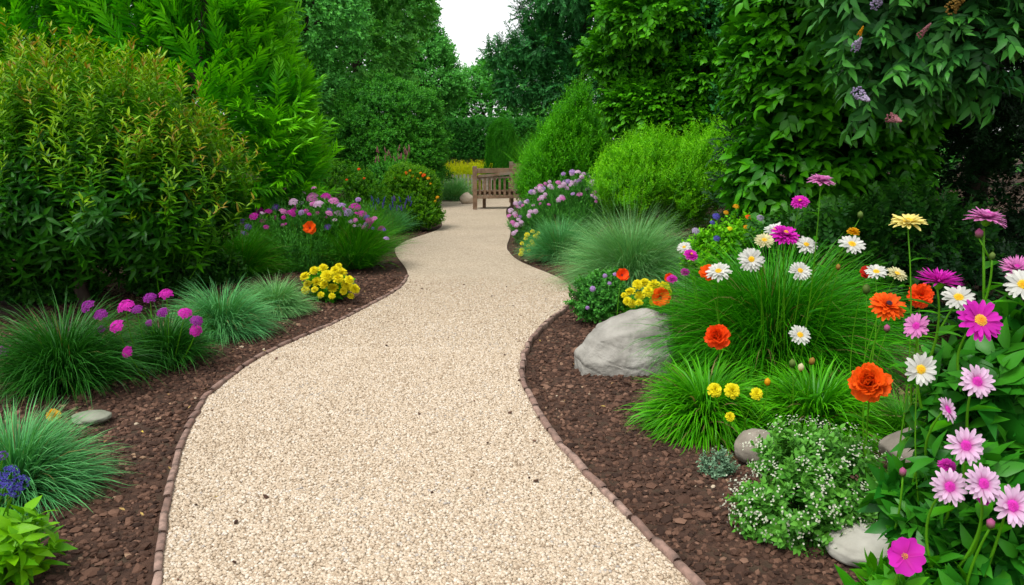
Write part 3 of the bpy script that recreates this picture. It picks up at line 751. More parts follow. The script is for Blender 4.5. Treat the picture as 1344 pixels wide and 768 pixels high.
bm = bmesh.new(); box(bm, (BL / 2, .52, .37), (BL - .08, .04, .09)); bmobj('front_rail', bm, M_wood, bench)
bm = bmesh.new(); box(bm, (BL / 2, -.034, .845), (BL - .12, .025, .06), Matrix.Rotation(R(-4.5), 3, 'Y')); bmobj('brace', bm, M_wood, bench)

pf = AT(574, 240, 23.0); pe = AT(652, 240, 23.6)
fence = thing('picket_fence', 'low grey picket fence behind the pale lavender mound', 'fence', (pf[0], pf[1], 0), None)
ang = math.atan2(pe[1] - pf[1], pe[0] - pf[0]); fence.rotation_euler = (0, 0, ang); FL = math.hypot(pe[0] - pf[0], pe[1] - pf[1])
for z in (.22, .56):
    bm = bmesh.new(); box(bm, (FL / 2, .03, z), (FL, .03, .06)); bmobj('rail', bm, M_wood2, fence, .004)
k = 0
while k * .115 < FL:
    bm = bmesh.new(); h = .70 + rng.uniform(-.015, .015); box(bm, (k * .115, 0, h / 2), (.062, .022, h)); bmobj('picket', bm, M_wood2, fence, .004); k += 1
pf2 = AT(671, 220, 21.8)
f2 = thing('post_and_rail_fence', 'taller brown wooden post and rail fence behind the bench', 'fence', (pf2[0], pf2[1], 0), None); f2.rotation_euler = (0, 0, R(12))
for x in (0, 1.5):
    bm = bmesh.new(); box(bm, (x, 0, .55), (.1, .1, 1.1)); bmobj('post', bm, M_wood, f2)
for z in (.30, .66, 1.0):
    bm = bmesh.new(); box(bm, (.75, 0, z), (1.395, .04, .1)); bmobj('rail', bm, M_wood, f2)
for k in range(9):
    bm = bmesh.new(); box(bm, (.15 + k * .15, -.033, .5), (.05, .02, .86)); bmobj('slat', bm, M_wood, f2, .003)

# ================================================================== TREES AND BIG SHRUBS
def tree(name, label, cat, base, lobes, n, tpls, mat, bark=M_darkbark, trunk=.16, group=None, limbs=True, crown='crown', **kw):
    """lobes: (dx, dy, z, rx, ry, rz) around the base"""
    t = thing(name, label, cat, (base[0], base[1], 0), group)
    lb = [(base[0] + l[0], base[1] + l[1], *l[2:]) for l in lobes]
    A = Acc(); canopy(A, lb, n, tpls, **kw); part(crown, A, mat, t)
    if trunk:
        A = Acc(); zt = max(l[2] for l in lb); b3 = np.array([base[0], base[1], -.05])
        top = b3 + np.array([.1, 0, zt]); c = curve(b3, top, (rng.normal(0, .1), rng.normal(0, .1), 0), 9, .02); tube(A, c, trunk, trunk * .25, 8)
        if limbs:
            for l in lb[:12]:
                k = int(np.clip(len(c) * .35 + rng.uniform(0, 2), 1, len(c) - 2))
                tube(A, curve(c[k], np.array(l[:3]), (0, 0, .15), 6, .03), trunk * .5, trunk * .12, 6)
        part('trunk' if trunk > .05 else 'stem', A, bark, t)
    return t
def lobesphere(n, c, r, rl, seed, zsq=1.0):
    """n lobes over an ellipsoid of radii r centred c; rl: lobe radius range"""
    q = np.random.default_rng(seed); out = []
    for i in range(n):
        z = 1 - 2 * (i + .5) / n; a = i * 2.39996 + q.normal(0, .2); s = math.sqrt(1 - z * z); rr = q.uniform(*rl)
        out.append((c[0] + r[0] * s * math.cos(a), c[1] + r[1] * s * math.sin(a), c[2] + r[2] * z, rr, rr, rr * zsq))
    return out
# spray templates
SP_far = [spray(14, .42, .15, .085, (65, 35), 'flat', (1, .6), .2, .2, False, False, wob=.5) for _ in range(4)]
SP_far2 = [spray(16, .42, .12, .07, (75, 35), 'spiral', (1, .6), .2, .2, False, False, wob=.5) for _ in range(4)]
SP_yew = [spray(22, .55, .13, .045, (60, 30), 'flat', (1, .6), .25, .2, False, False, wob=.35) for _ in range(4)]
SP_small = [spray(12, .16, .055, .034, (70, 35), 'spiral', (1, .6), .15, .25, False, False, wob=.4) for _ in range(4)]
SP_fine = [spray(16, .34, .085, .016, (45, 18), 'spiral', (1, .7), .12, .2, False, True, .003, wob=.4) for _ in range(4)]
SP_feather = [spray(26, .36, .062, .015, (68, 38), 'spiral', (1.1, .6), .15, .2, False, True, .003, wob=.5) for _ in range(5)]
SP_plume = [spray(26, .62, .26, .045, (58, 24), 'flat', (1, .55), .22, .2, True, True, .006, wob=.35) for _ in range(5)]
SP_shoot = [spray(20, .80, .155, .036, (86, 40), 'spiral', (1.15, .5), .22, .3, True, True, .006, wob=.25, per=2) for _ in range(6)]
SP_lowshoot = [spray(9, .44, .19, .055, (92, 50), 'spiral', (1.1, .8), .3, .3, True, True, .006, wob=.3, per=2, topage=.45) for _ in range(5)]
SP_big = [spray(7, .34, .20, .115, (70, 40), 'flat', (1, .8), .35, .22, True, True, .006, wob=.45) for _ in range(5)]
SP_mid = [spray(9, .36, .13, .075, (65, 35), 'flat', (1, .75), .3, .22, True, True, .004, wob=.45) for _ in range(5)]
SP_bud = [spray(12, .50, .20, .076, (62, 38), 'flat', (1, .7), .35, .2, True, True, .006, wob=.5) for _ in range(5)]
SP_broad = [spray(4, .16, .15, .066, (80, 40), 'spiral', (1, .7), .35, .22, True, True, .004, wob=.3, per=2) for _ in range(5)]
SP_herb = [spray(6, .12, .048, .030, (80, 35), 'spiral', (1, .6), .25, .2, True, True, .002, wob=.3, per=2) for _ in range(5)]

M_fargreen = foliage('far tree leaves', (0.050, 0.179, 0.055), (0.136, 0.374, 0.101), (0.161, 0.438, 0.115), .55, .25)
M_fargreen2 = foliage('far pale tree leaves', (0.070, 0.210, 0.061), (0.164, 0.420, 0.111), (0.208, 0.498, 0.124), .55, .25)
M_yew = foliage('dark tree leaves', (0.014, 0.063, 0.023), (0.044, 0.161, 0.048), (0.057, 0.196, 0.057), .5, .2)
M_round = foliage('round bush leaves', (0.022, 0.103, 0.026), (0.069, 0.231, 0.046), (0.101, 0.296, 0.055), .5, .2)
M_hedge = foliage('hedge leaves', (0.023, 0.104, 0.026), (0.058, 0.202, 0.046), (0.072, 0.247, 0.052), .5, .2)
M_conifer = foliage('conifer leaves', (0.018, 0.098, 0.011), (0.052, 0.207, 0.021), (0.063, 0.230, 0.023), .55, .2)
M_mid = foliage('layered tree leaves', (.020, .095, .014), (.065, .230, .028), (.11, .32, .035), .45, .28)
M_bright = foliage('bright plume leaves', (0.031, 0.169, 0.007), (0.109, 0.376, 0.011), (0.206, 0.526, 0.016), .45, .35)
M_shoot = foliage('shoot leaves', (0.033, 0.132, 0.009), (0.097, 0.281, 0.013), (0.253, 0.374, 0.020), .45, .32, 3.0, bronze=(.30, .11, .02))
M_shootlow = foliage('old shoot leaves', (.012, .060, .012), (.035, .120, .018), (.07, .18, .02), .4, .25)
M_upright = foliage('upright shrub leaves', (0.035, 0.163, 0.013), (0.094, 0.325, 0.027), (0.163, 0.463, 0.044), .5, .35)
M_lime = foliage('lime shrub leaves', (0.059, 0.218, 0.008), (0.154, 0.422, 0.013), (0.279, 0.619, 0.018), .5, .35)
M_bigleaf = foliage('big leaves', (0.016, 0.080, 0.016), (0.055, 0.193, 0.030), (0.090, 0.275, 0.039), .38, .22)
M_buddleia = foliage('buddleia leaves', (0.016, 0.067, 0.024), (0.051, 0.149, 0.050), (0.075, 0.218, 0.050), .4, .22)
M_deep_darkened = foliage('deep shade darkened leaves', (.006, .020, .008), (.014, .045, .014), (.018, .055, .016), .5, .1)  # leaf colour lowered to near black: the hollow's deep shade is painted in
M_under_darkened = foliage('shade darkened leaves', (.010, .045, .012), (.030, .100, .022), (.04, .12, .02), .5, .2)  # leaf colour darkened to carry the shade these low plants stand in

g_far = 'trees closing the garden behind the beds'
# far woodland mass behind everything
A = Acc()
wl_ = []
for i, x in enumerate(np.arange(-60, 61, 5.0)):
    top = 3.1 if -7.8 < x < 3.5 else 13.5
    wl_.append((x + rng.normal(0, .6), 47 + rng.normal(0, 1.5), top * .45, 3.6, 3.0, top * .55))
for x, y, tp in ((-9.6, 33, 11), (-12.5, 32, 12), (-7.2, 35, 9.5), (-16, 31, 13), (-20, 30, 13), (4.6, 33, 10), (7.5, 32, 12), (11, 31, 13), (15, 30, 13), (20, 29, 13)):
    wl_.append((x, y, tp * .46, 1.9 if abs(x) < 8 else 2.4, 1.6, tp * .54))
canopy(A, wl_, 19000, SP_far, s=(1.8, 2.8), up=.2, jit=.5, thick=.2, lump=.15)
tag(obj('woodland', make_mesh('woodland', A.get(), M_fargreen)), kind='stuff')

def at_base(px, Y): p = AT(px, 200, Y); return (p[0], Y)
# tall trees on the left
tree('broadleaf_tree', 'tall broad tree behind the clipped round bush, left of the sky gap', 'tree', at_base(470, 26),
     lobesphere(24, (0, 0, 6.4), (1.55, 1.3, 3.7), (.75, 1.25), 3) + [(-.6, 0, 3.4, 1.6, 1.5, 1.5), (.5, -.3, 4.6, 1.5, 1.4, 1.4)], 5600, SP_far, M_fargreen2, group=g_far, s=(.8, 1.3), up=.15, jit=.45, zmin=1.2, thick=.25)
tree('broadleaf_tree', 'slender tall tree whose right edge borders the white sky gap', 'tree', at_base(556, 34),
     [(.3, 0, 4.1, 1.65, 1.3, 1.2), (-.2, -.1, 5.3, 1.5, 1.2, 1.1), (.35, 0, 5.2, .9, .9, .8), (-.5, 0, 6.7, 1.25, 1.1, 1.0), (-1.05, 0, 7.9, 1.2, 1.1, 1.1), (-1.7, 0, 6.3, 1.3, 1.1, 1.2), (-1.5, 0, 9.4, 1.1, 1.0, 1.1), (-.9, -.3, 4.6, 1.2, 1.0, 1.1)], 5200, SP_far2, M_fargreen, group=g_far, s=(.9, 1.4), up=.15, jit=.45, zmin=2.6, thick=.25)
tree('broadleaf_tree', 'dark tree in deep shade between bright plume shrub and round bush', 'tree', at_base(392, 21),
     lobesphere(9, (0, 0, 5.2), (1.0, 1.0, 3.0), (1.0, 1.5), 8) + [(.2, -.4, 2.6, 1.2, 1.1, 1.2)], 4400, SP_far2, M_fargreen, group=g_far, s=(.8, 1.25), up=.15, jit=.45, zmin=.6, thick=.25)
tree('broadleaf_tree', 'tall shaded tree standing behind the bright plume shrub', 'tree', at_base(170, 17),
     lobesphere(9, (0, 0, 4.6), (2.2, 1.2, 2.6), (1.3, 1.8), 9), 2600, SP_far, M_yew, group=g_far, s=(.9, 1.3), up=.2, jit=.45, zmin=.5, thick=.25)
# far low trees under the sky gap
tree('broadleaf_tree', 'distant low tree directly under the white sky gap', 'tree', at_base(640, 39),
     [(0, 0, 2.7, 2.0, 1.6, 2.1), (-1.6, 0, 2.5, 1.5, 1.4, 1.9), (1.3, .3, 3.7, 1.6, 1.4, 2.4), (2.8, 0, 4.4, 1.6, 1.4, 2.6), (.4, 0, 4.6, 1.1, 1.0, 1.1), (-.7, 0, 4.3, 1.0, .9, .9), (0, 1.5, 2.4, 2.6, .8, 2.2), (.9, -.4, 2.6, 1.3, 1.0, 1.5)], 5200, SP_far, M_fargreen, group=g_far, s=(.9, 1.5), up=.15, jit=.45, zmin=.5, thick=.25)
# tall trees on the right
tree('evergreen_tree', 'tall dark evergreen overhanging the right edge of the white sky gap', 'tree', at_base(758, 26),
     lobesphere(12, (.5, 0, 7.0), (1.9, 1.2, 3.6), (1.0, 1.5), 5, .7) + [(-1.7, 0, 3.4, 1.1, 1.0, .7), (-1.0, -.3, 4.6, 1.4, 1.1, .8), (-2.2, 0, 4.4, .9, .8, .55), (.6, -.5, 3.4, 1.9, 1.2, 1.3), (1.8, -.4, 4.6, 1.7, 1.2, 1.4), (-1.35, 0, 5.6, .8, .8, .6), (-.9, 0, 7.1, .7, .7, .5)], 8200, SP_yew, M_yew, group=g_far, s=(.8, 1.3), up=-.05, jit=.4, zmin=1, thick=.3, lump=.2)
tree('broadleaf_tree', 'leafy mid green tree rising behind the lime shrub', 'tree', at_base(882, 15),
     lobesphere(14, (0, 0, 3.9), (1.0, .9, 2.1), (.6, .95), 6, .75) + [(-.2, -.2, 2.0, 1.0, .9, .7)], 6400, SP_mid, M_mid, group=g_far, s=(.75, 1.25), up=.1, jit=.4, zmin=.9, thick=.3, lump=.18)
tree('evergreen_tree', 'dark evergreen in shade between the leafy tree and big leaved shrub', 'tree', at_base(990, 15),
     lobesphere(9, (0, 0, 3.9), (1.1, .9, 2.8), (.9, 1.3), 15), 2800, SP_far2, M_yew, group=g_far, s=(.75, 1.15), up=.1, jit=.4, zmin=.3, thick=.25)
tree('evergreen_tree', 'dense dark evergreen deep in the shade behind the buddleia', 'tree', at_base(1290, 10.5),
     lobesphere(14, (0, 0, 2.8), (2.0, .9, 2.4), (.9, 1.3), 25) + [(-1.6, -.5, .7, 1.0, .8, .9), (0, -.6, .7, 1.2, .8, .9), (1.6, -.5, .8, 1.2, .8, 1.0), (-2.6, 0, 1.2, .9, .8, 1.4), (2.9, -.3, 1.0, 1.3, .9, 1.2), (3.0, 0, 2.6, 1.4, 1.0, 1.4), (2.2, 1.0, 1.0, 2.4, .8, 1.3), (0, 1.2, 1.2, 2.2, .8, 1.5)], 10000, SP_yew, M_deep_darkened, group=g_far, s=(.6, 1.0), up=.1, jit=.4, zmin=.05, thick=.25)

# clipped round bush, hedge, conifer
b = at_base(512, 20.5)
tree('round_bush', 'dense rounded green bush beyond the orange flowered shrub', 'bush', b, [(0, 0, 1.75, 1.36, 1.3, 1.42), (.1, 0, .9, 1.25, 1.2, .9), (-.5, -.3, 1.6, .95, .9, 1.0), (.45, -.3, 2.05, .85, .8, .9), (-.75, 0, 2.0, .7, .7, .7), (.1, -.7, 1.4, .8, .6, .8), (.85, -.3, 1.3, .6, .7, .7), (-.1, 0, 2.55, .8, .8, .65)],
     10500, SP_small, M_round, trunk=.08, crown='foliage', s=(1.1, 1.8), up=.3, jit=.45, thick=.28, lump=.2, lumpk=5, gap=-.7)
t = thing('hedge', 'long clipped dark green hedge behind the picket fence', 'hedge', (-2.0, 31, 0))
A = Acc(); n = 14000; P = np.zeros((n, 3)); Nn = np.zeros((n, 3)); u = rng.uniform(0, 1, n)
fr_ = u < .62; P[:, 0] = rng.uniform(-6.5, 4.5, n)
P[fr_, 1] = 30.4 + .12 * rng.uniform(-1, 1, fr_.sum()); P[fr_, 2] = rng.uniform(.02, 2.25, fr_.sum()); Nn[fr_] = (0, -1, 0)
tp = ~fr_; P[tp, 1] = rng.uniform(30.4, 31.6, tp.sum()); P[tp, 2] = 2.25 + rng.normal(0, .05, tp.sum()); Nn[tp] = (0, 0, 1)
g = norm(Nn + .5 * rng.normal(size=Nn.shape) + np.array([0, 0, .3])); fr = frames(g, rand_dirs(n))
for i, tp_ in enumerate(SP_small): q = np.arange(n) % 4 == i; A.inst(tp_, fr[q], P[q], rng.uniform(1.2, 1.9, q.sum()), rng.uniform(0, 1, q.sum()))
part('foliage', A, M_hedge, t)
A = Acc()
for x in np.arange(-6, 4.5, .8): tube(A, curve((x, 31, -.05), (x, 31, 2.0), n=4), .05, .02, 5)
part('stem', A, M_darkbark, t)
b = at_base(658, 25.5); t = thing('columnar_conifer', 'narrow dark green columnar conifer behind the bench back', 'conifer', (b[0], b[1], 0))
A = Acc(); n = 6000; z = rng.uniform(0, 1, n); az = rng.uniform(0, 6.283, n); rr = .62 * (1 - .38 * z) * (1 - np.clip((z - .82) / .18, 0, 1) ** 2) ** .5 * (1 + .1 * np.sin(az * 7 + z * 3)) * rng.uniform(.75, 1.03, n)
P = np.stack([b[0] + rr * np.cos(az), b[1] + rr * np.sin(az), .05 + z * 2.25], -1); g = norm(np.stack([.35 * np.cos(az), .35 * np.sin(az), np.ones(n)], -1) + .2 * rng.normal(size=(n, 3)))
fr = frames(g, np.stack([np.cos(az), np.sin(az), 0 * az], -1))
for i, tp_ in enumerate(SP_fine): q = np.arange(n) % 4 == i; A.inst(tp_, fr[q], P[q] - g[q] * .2, rng.uniform(.5, .9, q.sum()), rng.uniform(0, 1, q.sum()))
part('foliage', A, M_conifer, t)
A = Acc(); tube(A, curve((b[0], b[1], -.05), (b[0], b[1], 2.0), n=5), .07, .02, 6); part('trunk', A, M_darkbark, t)

# bright plume shrub on the left
b = at_base(262, 10.6)
tree('plume_shrub', 'tall bright green shrub of feathery plumes behind the bronze tipped shrub', 'shrub', b,
     [(0, 0, 2.0, 1.55, 1.3, 1.5), (-.4, .2, 3.3, 1.5, 1.3, 1.4), (.35, 0, 3.3, .95, 1.0, 1.1), (-1.8, .2, 3.0, 1.4, 1.2, 1.5), (-3.0, .3, 2.6, 1.3, 1.2, 1.6), (.75, -.1, 2.0, .85, .9, .75), (1.0, 0, 1.25, .7, .8, .7), (-.2, .4, 4.5, 1.1, 1.1, .8), (-2.4, .4, 4.2, 1.3, 1.1, .9)],
     2500, SP_plume, M_bright, bark=M_darkbark, trunk=.09, crown='foliage', s=(.7, 1.2), up=.75, out=1.0, jit=.3, thick=.3, lump=.1, zmin=.25)
# near shrub with bronze tips
b = at_base(95, 7.7)
t = tree('bronze_tipped_shrub', 'large dense shrub of narrow leaves with bronze yellow shoot tips', 'shrub', b,
     [(0, 0, 1.40, 1.45, 1.25, .95), (.55, -.1, 1.55, .85, 1.0, .72), (-.5, -.1, 1.80, 1.1, 1.1, .70), (-1.5, 0, 1.55, 1.3, 1.2, .95), (.95, 0, 1.15, .68, .9, .62)],
     860, SP_shoot, M_shoot, trunk=.07, crown='foliage', s=(.6, 1.2), up=1.5, out=.65, jit=.12, thick=.4, lump=.1, zmin=.75)
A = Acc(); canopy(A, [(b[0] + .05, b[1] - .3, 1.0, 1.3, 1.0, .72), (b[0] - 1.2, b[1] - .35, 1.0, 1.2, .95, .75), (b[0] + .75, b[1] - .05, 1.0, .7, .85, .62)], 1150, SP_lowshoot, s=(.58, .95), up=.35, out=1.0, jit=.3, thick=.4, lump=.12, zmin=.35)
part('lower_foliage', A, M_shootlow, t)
# right side shrubs
b = at_base(748, 17)
tree('upright_shrub', 'feathery upright pale green shrub behind the pink flowered bush', 'shrub', b,
     [(0, 0, 1.3, .62, .6, 1.0), (.12, 0, 2.15, .34, .4, .55), (-.15, 0, 1.85, .36, .4, .5), (.42, -.1, 1.75, .32, .4, .55), (-.5, -.2, 1.15, .42, .5, .7), (.5, -.1, 1.1, .45, .5, .8), (-.72, -.2, .8, .42, .5, .6), (.25, 0, 2.5, .2, .25, .3), (-.35, -.1, 1.65, .25, .3, .35)],
     2900, SP_feather, M_upright, trunk=.04, crown='foliage', s=(.7, 1.7), up=1.5, out=.8, jit=.3, thick=.5, lump=.25, lumpk=4)
b = at_base(872, 12.3)
tree('lime_shrub', 'fine leaved yellow green shrub between pink flowered bush and tall dark shrub', 'shrub', b,
     [(-.45, -.1, .98, .6, .6, .45), (.3, 0, 1.02, .62, .65, .48), (-.2, 0, 1.34, .34, .45, .42), (.15, .1, 1.25, .34, .4, .40), (.55, .1, 1.36, .36, .45, .44), (-.75, 0, 1.08, .3, .4, .42), (.95, .1, 1.15, .45, .5, .5), (-.55, -.1, 1.32, .22, .3, .34), (.85, .1, 1.55, .24, .3, .3), (0, .3, .6, .9, .5, .5)],
     6800, SP_feather, M_lime, trunk=.03, crown='foliage', s=(.35, 1.15), up=1.0, out=.85, jit=.25, thick=.45, lump=.3, lumpk=4, zmin=.3, gap=-.55)
b = at_base(1085, 9.0)
tree('big_leaved_shrub', 'tall dark shrub of big drooping leaves behind the white daisies', 'shrub', b,
     [(0, 0, 1.5, .95, .9, 1.2), (-.35, -.1, 2.3, .85, .8, .9), (.4, -.1, 2.3, .9, .8, .9), (-.75, -.1, 2.45, .5, .6, .45), (.1, 0, 3.3, 1.1, .9, .8), (-.5, 0, 3.1, .7, .7, .6), (-.5, -.3, 1.2, .7, .6, .7), (.6, .1, 1.2, .6, .6, .9)],
     2300, SP_big, M_bigleaf, trunk=.07, crown='foliage', s=(.65, 1.05), up=-.15, out=1.0, jit=.4, thick=.3, lump=.18, zmin=.1)
# overhanging buddleia
b = (6.0, 6.6)
t = thing('buddleia', 'overhanging buddleia with long drooping leaves and faded lilac flower clusters', 'shrub', (b[0], b[1], 0))
A = Acc()
lb = [(4.4, 6.3, 3.2, 1.5, 1.3, .9), (3.4, 5.9, 3.1, 1.1, 1.0, .75), (2.9, 5.7, 2.6, .62, .6, .55), (3.6, 5.4, 2.65, .6, .6, .4), (4.3, 5.2, 2.55, .8, .7, .42), (5.2, 5.6, 2.9, 1.2, 1.0, .7), (2.75, 5.9, 2.15, .42, .5, .5), (2.5, 5.8, 2.6, .45, .5, .5), (3.1, 5.6, 2.2, .4, .45, .4), (3.0, 6.2, 3.5, .8, .8, .6), (2.55, 5.9, 3.1, .4, .5, .5), (4.0, 7.6, 3.5, 1.7, 1.3, .8), (5.6, 7.6, 3.4, 1.6, 1.4, .9), (2.9, 7.0, 3.6, 1.0, 1.0, .7)]  # high rear lobes added as a roof to shade the hollow below
canopy(A, lb, 2700, SP_bud, s=(.55, .95), up=-.45, out=1.0, jit=.35, thick=.45, lump=.18, zmin=1.6)
part('foliage', A, M_buddleia, t)
A = Acc(); root = np.array([6.0, 6.6, -.05])
for tgt in [(4.4, 6.3, 3.2), (3.4, 5.9, 3.1), (2.8, 5.7, 2.5), (4.2, 5.2, 2.6), (5.2, 5.6, 2.9), (3.0, 6.2, 3.5)]:
    tube(A, curve(root + rng.normal(0, .08, 3) * np.array([1, 1, 0]), tgt, (.1, .1, .5), 9, .03), .045, .01, 6)
part('stem', A, M_darkbark, t)
for (px, py, Y, r_, c, tl, ln) in [(1150, 6, 5.2, .085, 'grey lilac', 60, -30), (1122, 62, 5.15, .07, 'grey lilac', 70, -20), (1208, 46, 4.9, .05, 'dusty pink', 50, 20), (1125, 122, 5.1, .09, 'grey lilac', 110, -10), (1170, 155, 5.0, .075, 'dusty pink', 100, 10), (1250, 10, 4.7, .09, 'bronze', 60, 10), (1128, 45, 5.2, .035, 'golden', 50, 0)]:
    flower(t, 'cone', c, AT(px, py, Y), r_ * 1.02, tl, ln, label={'golden': 'small golden flower tip', 'bronze': 'greenish bronze seed cluster'}.get(c), name='flower_cluster')
# low dark shrub filling the shade behind the daisies
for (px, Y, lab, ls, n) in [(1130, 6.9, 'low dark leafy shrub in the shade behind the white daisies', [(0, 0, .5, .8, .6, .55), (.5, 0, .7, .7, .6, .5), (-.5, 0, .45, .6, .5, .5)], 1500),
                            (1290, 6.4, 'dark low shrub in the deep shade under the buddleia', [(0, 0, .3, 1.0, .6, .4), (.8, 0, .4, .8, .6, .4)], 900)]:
    tree('shade_shrub', lab, 'shrub', at_base(px, Y), ls, n, SP_mid, M_under_darkened if px < 1200 else M_deep_darkened, trunk=.02, crown='foliage', group='low shrubs in the shade on the right', s=(.35, .65), up=.3, jit=.4, thick=.4, lump=.15)
# plants in the shade under the left shrub
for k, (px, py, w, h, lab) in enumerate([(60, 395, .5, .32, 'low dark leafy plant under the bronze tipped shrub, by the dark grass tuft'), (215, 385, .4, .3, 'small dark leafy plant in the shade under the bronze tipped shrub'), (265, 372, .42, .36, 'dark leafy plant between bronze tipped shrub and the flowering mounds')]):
    b = G(px, py); tree('shade_plant', lab, 'plant', b, [(0, 0, h * .45, w, w * .8, h * .55), (w * .5, 0, h * .4, w * .6, w * .6, h * .5)], 420, SP_herb, M_under_darkened, trunk=.008, crown='foliage', group='low plants in the shade on the left', s=(1.2, 2.0), up=.6, jit=.4, thick=.5)

# ================================================================== GRASSES
M_g_dark = foliage('dark grass', (.010, .052, .012), (.034, .125, .024), (.042, .14, .03), .4, .25, straw=.004)  # dark green of its own, lowered further for shade beneath the left shrub
M_g_blue = foliage('blue green grass', (0.036, 0.150, 0.055), (0.098, 0.293, 0.111), (0.156, 0.364, 0.150), .5, .2, straw=.03)
M_g_bright = foliage('bright grass', (.026, .135, .006), (.078, .290, .014), (.13, .37, .02), .38, .32, straw=.03)
M_g_big = foliage('tall green grass', (.016, .100, .006), (.050, .220, .016), (.085, .29, .022), .38, .3, straw=.03)
M_g_silver = foliage('silver fescue', (0.058, 0.189, 0.065), (0.137, 0.345, 0.124), (0.260, 0.455, 0.208), .55, .2, straw=.03)
M_g_mound = foliage('mound grass', (.022, .110, .016), (.062, .230, .032), (.10, .29, .045), .45, .28, straw=.03)
def clump(name, label, px, py, w_px, h_px, n, width_mm, mat, cat='grass', el=(88, 38), droop=55, group='ornamental grass clumps', rb=.28, K=6, extra=None, zup=0, jit=.2):
    """py: photo row of the tuft's centre on the ground"""
    b = G(px, py); m = MPP(px, py, b[1]); Rr = w_px / 2 * m; Hh = h_px * m
    L = max(Hh * 1.12, Rr * 1.25)
    A = Acc(); blades(A, b, int(n * 1.5), Rr * rb * 1.3, L, width_mm * .85 / 1000, el, droop, K, jit)
    blades(A, b, int(n * .9), Rr * rb * 1.7, L * .68, width_mm * .85 / 1000, (el[0], max(15, el[1] - 8)), droop, K, jit * 1.5)
    if extra: extra(A, b, Rr, Hh)
    o = obj(name, make_mesh(name, A.get(), mat, b), None, b)
    return tag(o, label, cat, group)
def thing_clump(name, label, cat, px, py, w_px, h_px, n, width_mm, mat, el=(88, 38), droop=55, group=None, rb=.28, K=6):
    b = G(px, py); m = MPP(px, py, b[1]); Rr = w_px / 2 * m; Hh = h_px * m
    t = thing(name, label, cat, b, group)
    L = max(Hh * 1.12, Rr * 1.25)
    A = Acc(); blades(A, b, int(n * 1.4), Rr * rb * 1.3, L, width_mm * .9 / 1000, el, droop, K, .2); blades(A, b, int(n * .8), Rr * rb * 1.7, L * .66, width_mm * .9 / 1000, (el[0], max(15, el[1] - 8)), droop, K, .3)
    part('foliage', A, mat, t)
    return t, b, m
def stem_to(t, b, p, r=.003, sag=.03, name='stem', mat=None, leaves=0, lsize=.1, lw=.03):
    d = rng.normal(0, sag, 3) * np.array([1, 1, .2])
    A = Acc(); c = curve(b, p, d, 9); tube(A, c, r * 1.3, r * .8, 5, .5, .3)
    part(name, A, mat or M_stem, t)
    if leaves:
        A = Acc()
        for k in range(leaves):
            f = .25 + .66 * (k + .5) / leaves if leaves < 5 else .4 + .53 * (k + .5) / leaves; a = k * 2.4 + rng.uniform(0, 1)
            i = f * (len(c) - 1); i0 = int(i); cc = c[i0] * (1 - i + i0) + c[min(i0 + 1, len(c) - 1)] * (i - i0)
            d = norm(np.array([math.cos(a), math.sin(a), .55 + rng.normal(0, .15)])); s = rng.uniform(.75, 1.15)
            V, T = leaf(lsize * s, lw * s, .25, .35); f = norm(np.cross(np.cross(d, [0, 0, 1.]), d)); B = np.stack([np.cross(d, f), d, f], -1)
            A.add(V @ B.T + cc, T, rng.uniform(), .5)
        part('leaf_pairs' if False else 'foliage', A, M_leafgreen, t)
M_leafgreen = foliage('flower leaves', (.025, .120, .014), (.065, .225, .026), (.10, .29, .03), .4, .28)
M_dahlia = foliage('dahlia leaves', (.014, .080, .016), (.040, .160, .030), (.06, .20, .035), .38, .25)
M_herb = foliage('herb leaves', (0.040, 0.138, 0.029), (0.103, 0.259, 0.063), (0.149, 0.333, 0.081), .45, .25)
M_feather = foliage('feathery leaves', (.028, .110, .026), (.070, .225, .055), (.11, .30, .07), .5, .25)

# left bed
clump('grass_clump', 'dark green strappy grass tuft under the bronze tipped shrub', 88, 512, 190, 132, 1300, 8, M_g_dark, el=(88, 42), droop=60)
clump('grass_clump', 'grey green arching grass beside the purple flowered tuft', 293, 440, 138, 82, 1300, 6, M_g_blue, el=(86, 30), droop=60)
clump('grass_clump', 'smaller silvery grass tuft next to the yellow flowers on the left', 362, 411, 98, 54, 1300, 5, M_g_silver, el=(87, 22), droop=55)
clump('grass_clump', 'fine green grass mound between the shade and the pink flowers', 315, 362, 128, 80, 1900, 5, M_g_mound, el=(88, 30), droop=45)
clump('grass_clump', 'tall green grass mound beneath the last pink blooms by the path bend', 464, 352, 108, 92, 2000, 5, M_g_mound, el=(89, 38), droop=35)
clump('grass_clump', 'blue green grass tuft on the mulch point under the blue flower spikes', 512, 306, 62, 42, 800, 6, M_g_blue, el=(88, 35), droop=35)
# right bed
clump('grass_clump', 'pale blue green fescue mound beside the small yellow flowers by the path', 735, 342, 108, 56, 1800, 5, M_g_blue, el=(88, 28), droop=40)
clump('grass_clump', 'largest silvery green fescue mound spilling to the path edge', 828, 374, 190, 92, 4200, 4, M_g_silver, el=(88, 18), droop=48, K=7, extra=lambda A, b, Rr, Hh: blades(A, b, 26, Rr * .5, Hh * 1.75, .003, (88, 76), 10, 6))
clump('grass_clump', 'huge arching green grass behind the boulder and daisies', 1012, 486, 325, 168, 3600, 9, M_g_big, el=(88, 36), droop=56, K=7, rb=.3)
clump('grass_clump', 'bright green arching grass clump with yellow blooms by the mulch', 925, 560, 172, 100, 1150, 13, M_g_bright, el=(87, 20), droop=66)
clump('grass_clump', 'bright green grass clump behind the round stone and white flowered herb', 1068, 566, 188, 96, 1050, 12, M_g_bright, el=(87, 22), droop=64)
clump('grass_clump', 'fine green grass under the orange carnation beside the dahlia', 1185, 578, 130, 78, 900, 4, M_g_mound, el=(86, 30), droop=50)
